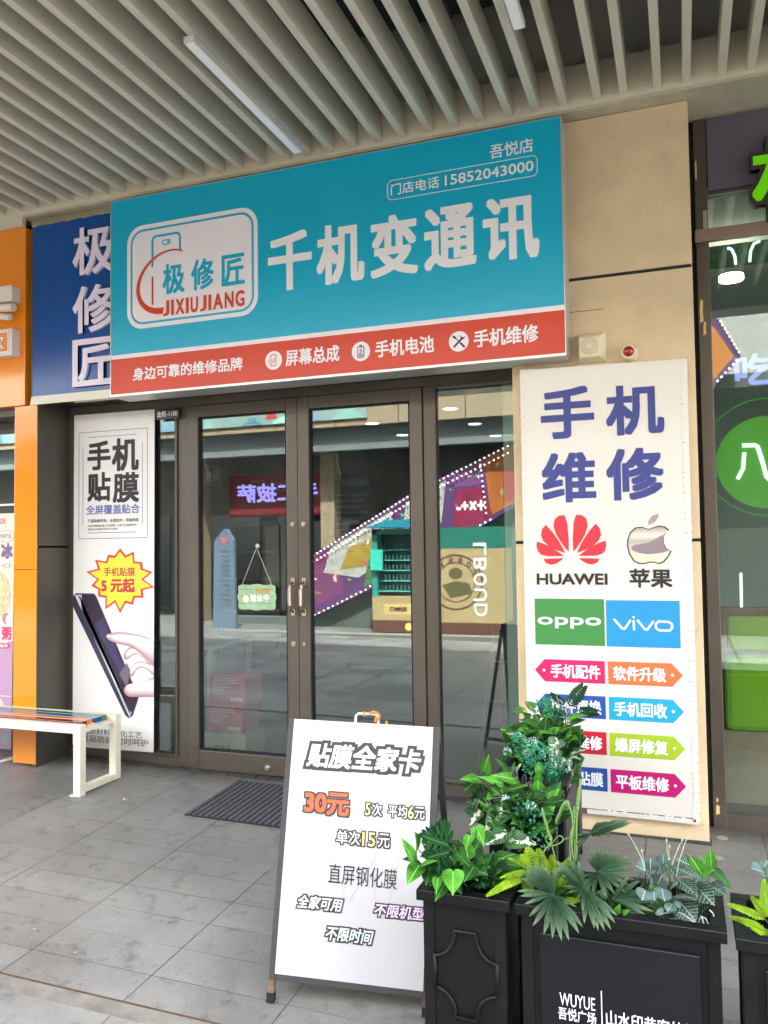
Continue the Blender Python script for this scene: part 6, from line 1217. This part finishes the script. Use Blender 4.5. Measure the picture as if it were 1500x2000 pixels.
for key in sorted(PL):
    nm, lb, ct, (px, py) = INFO[key]; z0 = RIMZ[key]; t = thing(nm, lb, ct, (px, py, z0 - .02), group='artificial plants in the black planters')
    ents = list(PL[key])
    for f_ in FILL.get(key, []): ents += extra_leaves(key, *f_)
    by = {}; stems = MB(); white_st = MB()
    for e in ents:
        k = e[0]
        if k in ('P', 'Q', 'C', 'W', 'U', 'R', 'F', 'G'):
            leaf(by.setdefault(k, MB()), k, e[1:4], e[4:7], e[7] * 1.15, tilt=.3)
        elif k == 'H': lobed(by.setdefault(k, MB()), e[1:4], e[4:7], e[7])
        elif k == 'N': feather(by.setdefault(k, MB()), e[1:4], e[4:7], e[7])
        elif k == 'E': frond(by.setdefault(k, MB()), e[1:4], e[4:7], e[7])
        elif k == 'FAN': fan(by.setdefault(k, MB()), e[1:4], e[4])
        elif k == 'FL':
            c_ = Vector(e[1:4]); r_ = e[4]
            for j in range(60):
                d = Vector((random.gauss(0, 1), random.gauss(0, 1), random.gauss(0, .7) + .4)).normalized() * r_ * random.uniform(.55, 1)
                by.setdefault('FL' if random.random() < .55 else 'FM', MB()).sphere(c_ + d, random.uniform(.0018, .0034), 5, 3)
        elif k == 'BU':
            c_ = Vector(e[1:4]); r_ = e[4] * 1.2; mb = by.setdefault('B', MB())
            for j in range(70):
                d = Vector((random.gauss(0, 1), random.gauss(0, 1), random.gauss(0, 1))).normalized() * r_ * random.random() ** .4; b = c_ + d
                leaf(mb, 'R', b, b + (d.normalized() * .6 + Vector((random.uniform(-1, 1), random.uniform(-1, 1), random.uniform(-.2, 1))) * .7).normalized() * random.uniform(.009, .016), random.uniform(.006, .011), tilt=.8)
            stems.tube([Vector((px, py, z0 - .05)), (Vector((px, py, z0)) + c_) / 2 + Vector((0, 0, .02)), c_], .0015, 5, False)
        elif k == 'ST':
            pts = [Vector(q) for q in e[2]]
            # smooth the polyline
            sm = []
            for i in range(len(pts) - 1):
                p0 = pts[max(i - 1, 0)]; p1 = pts[i]; p2 = pts[i + 1]; p3 = pts[min(i + 2, len(pts) - 1)]
                for u in (0, .25, .5, .75): sm.append(.5 * ((2 * p1) + (-p0 + p2) * u + (2 * p0 - 5 * p1 + 4 * p2 - p3) * u * u + (-p0 + 3 * p1 - 3 * p2 + p3) * u ** 3))
            sm.append(pts[-1])
            mm = by.setdefault({'stB': 'ST', 'whB': 'SW', 'whD': 'SW', 'liB': 'LI'}[key], MB())
            if key == 'liB': 
                for a_, b_ in zip(sm, sm[1:]): mm.tube([a_, b_], .0022, 4, True)
            else: mm.tube(sm, e[1], 6, True, e[1] * .7)
            if key == 'whB': mm.sphere(sm[-1], .0035, 6, 4, (1, 1, 1.8))
            if key == 'stB' and e[2][-1][2] > .55:
                for q in sm[len(sm) // 2:]: mm.sphere(q, .0045, 5, 4, (1, 1, 2.4))
            root = Vector((sm[0].x, sm[0].y, z0 - .06)); stems.tube([root, sm[0]], e[1], 5, False)
        if len(e) >= 7 and k not in ('FL', 'BU', 'ST', 'FAN') or k == 'FAN':
            b = Vector(e[1:4]); root = Vector((px + random.uniform(-.03, .03), py + random.uniform(-.03, .03), z0 - .05)); mid = (b + root) / 2 + Vector((0, 0, .035))
            if k == 'FAN' or random.random() < .6 or (b - root).length > .12: stems.tube([root, mid, b], .0016 if k != 'FAN' else .003, 5, False)
    names = {'P': 'fresh_leaves', 'Q': 'deep_leaves', 'C': 'speckled_leaves', 'W': 'pale_leaves', 'U': 'striped_leaves', 'R': 'round_leaves', 'F': 'netted_leaves', 'G': 'veined_leaves', 'H': 'lobed_leaves', 'N': 'feather_leaves', 'E': 'fronds', 'FAN': 'fan_leaf', 'FL': 'white_flowers', 'FM': 'mint_flowers', 'B': 'bush_leaves', 'ST': 'stalks', 'SW': 'twigs', 'LI': 'blades'}
    for k, mb in by.items(): mb.build(names[k], LM[k], t, smooth=k not in ('FL', 'FM'))
    if stems.v: stems.build('stems', LM['SD'], t)
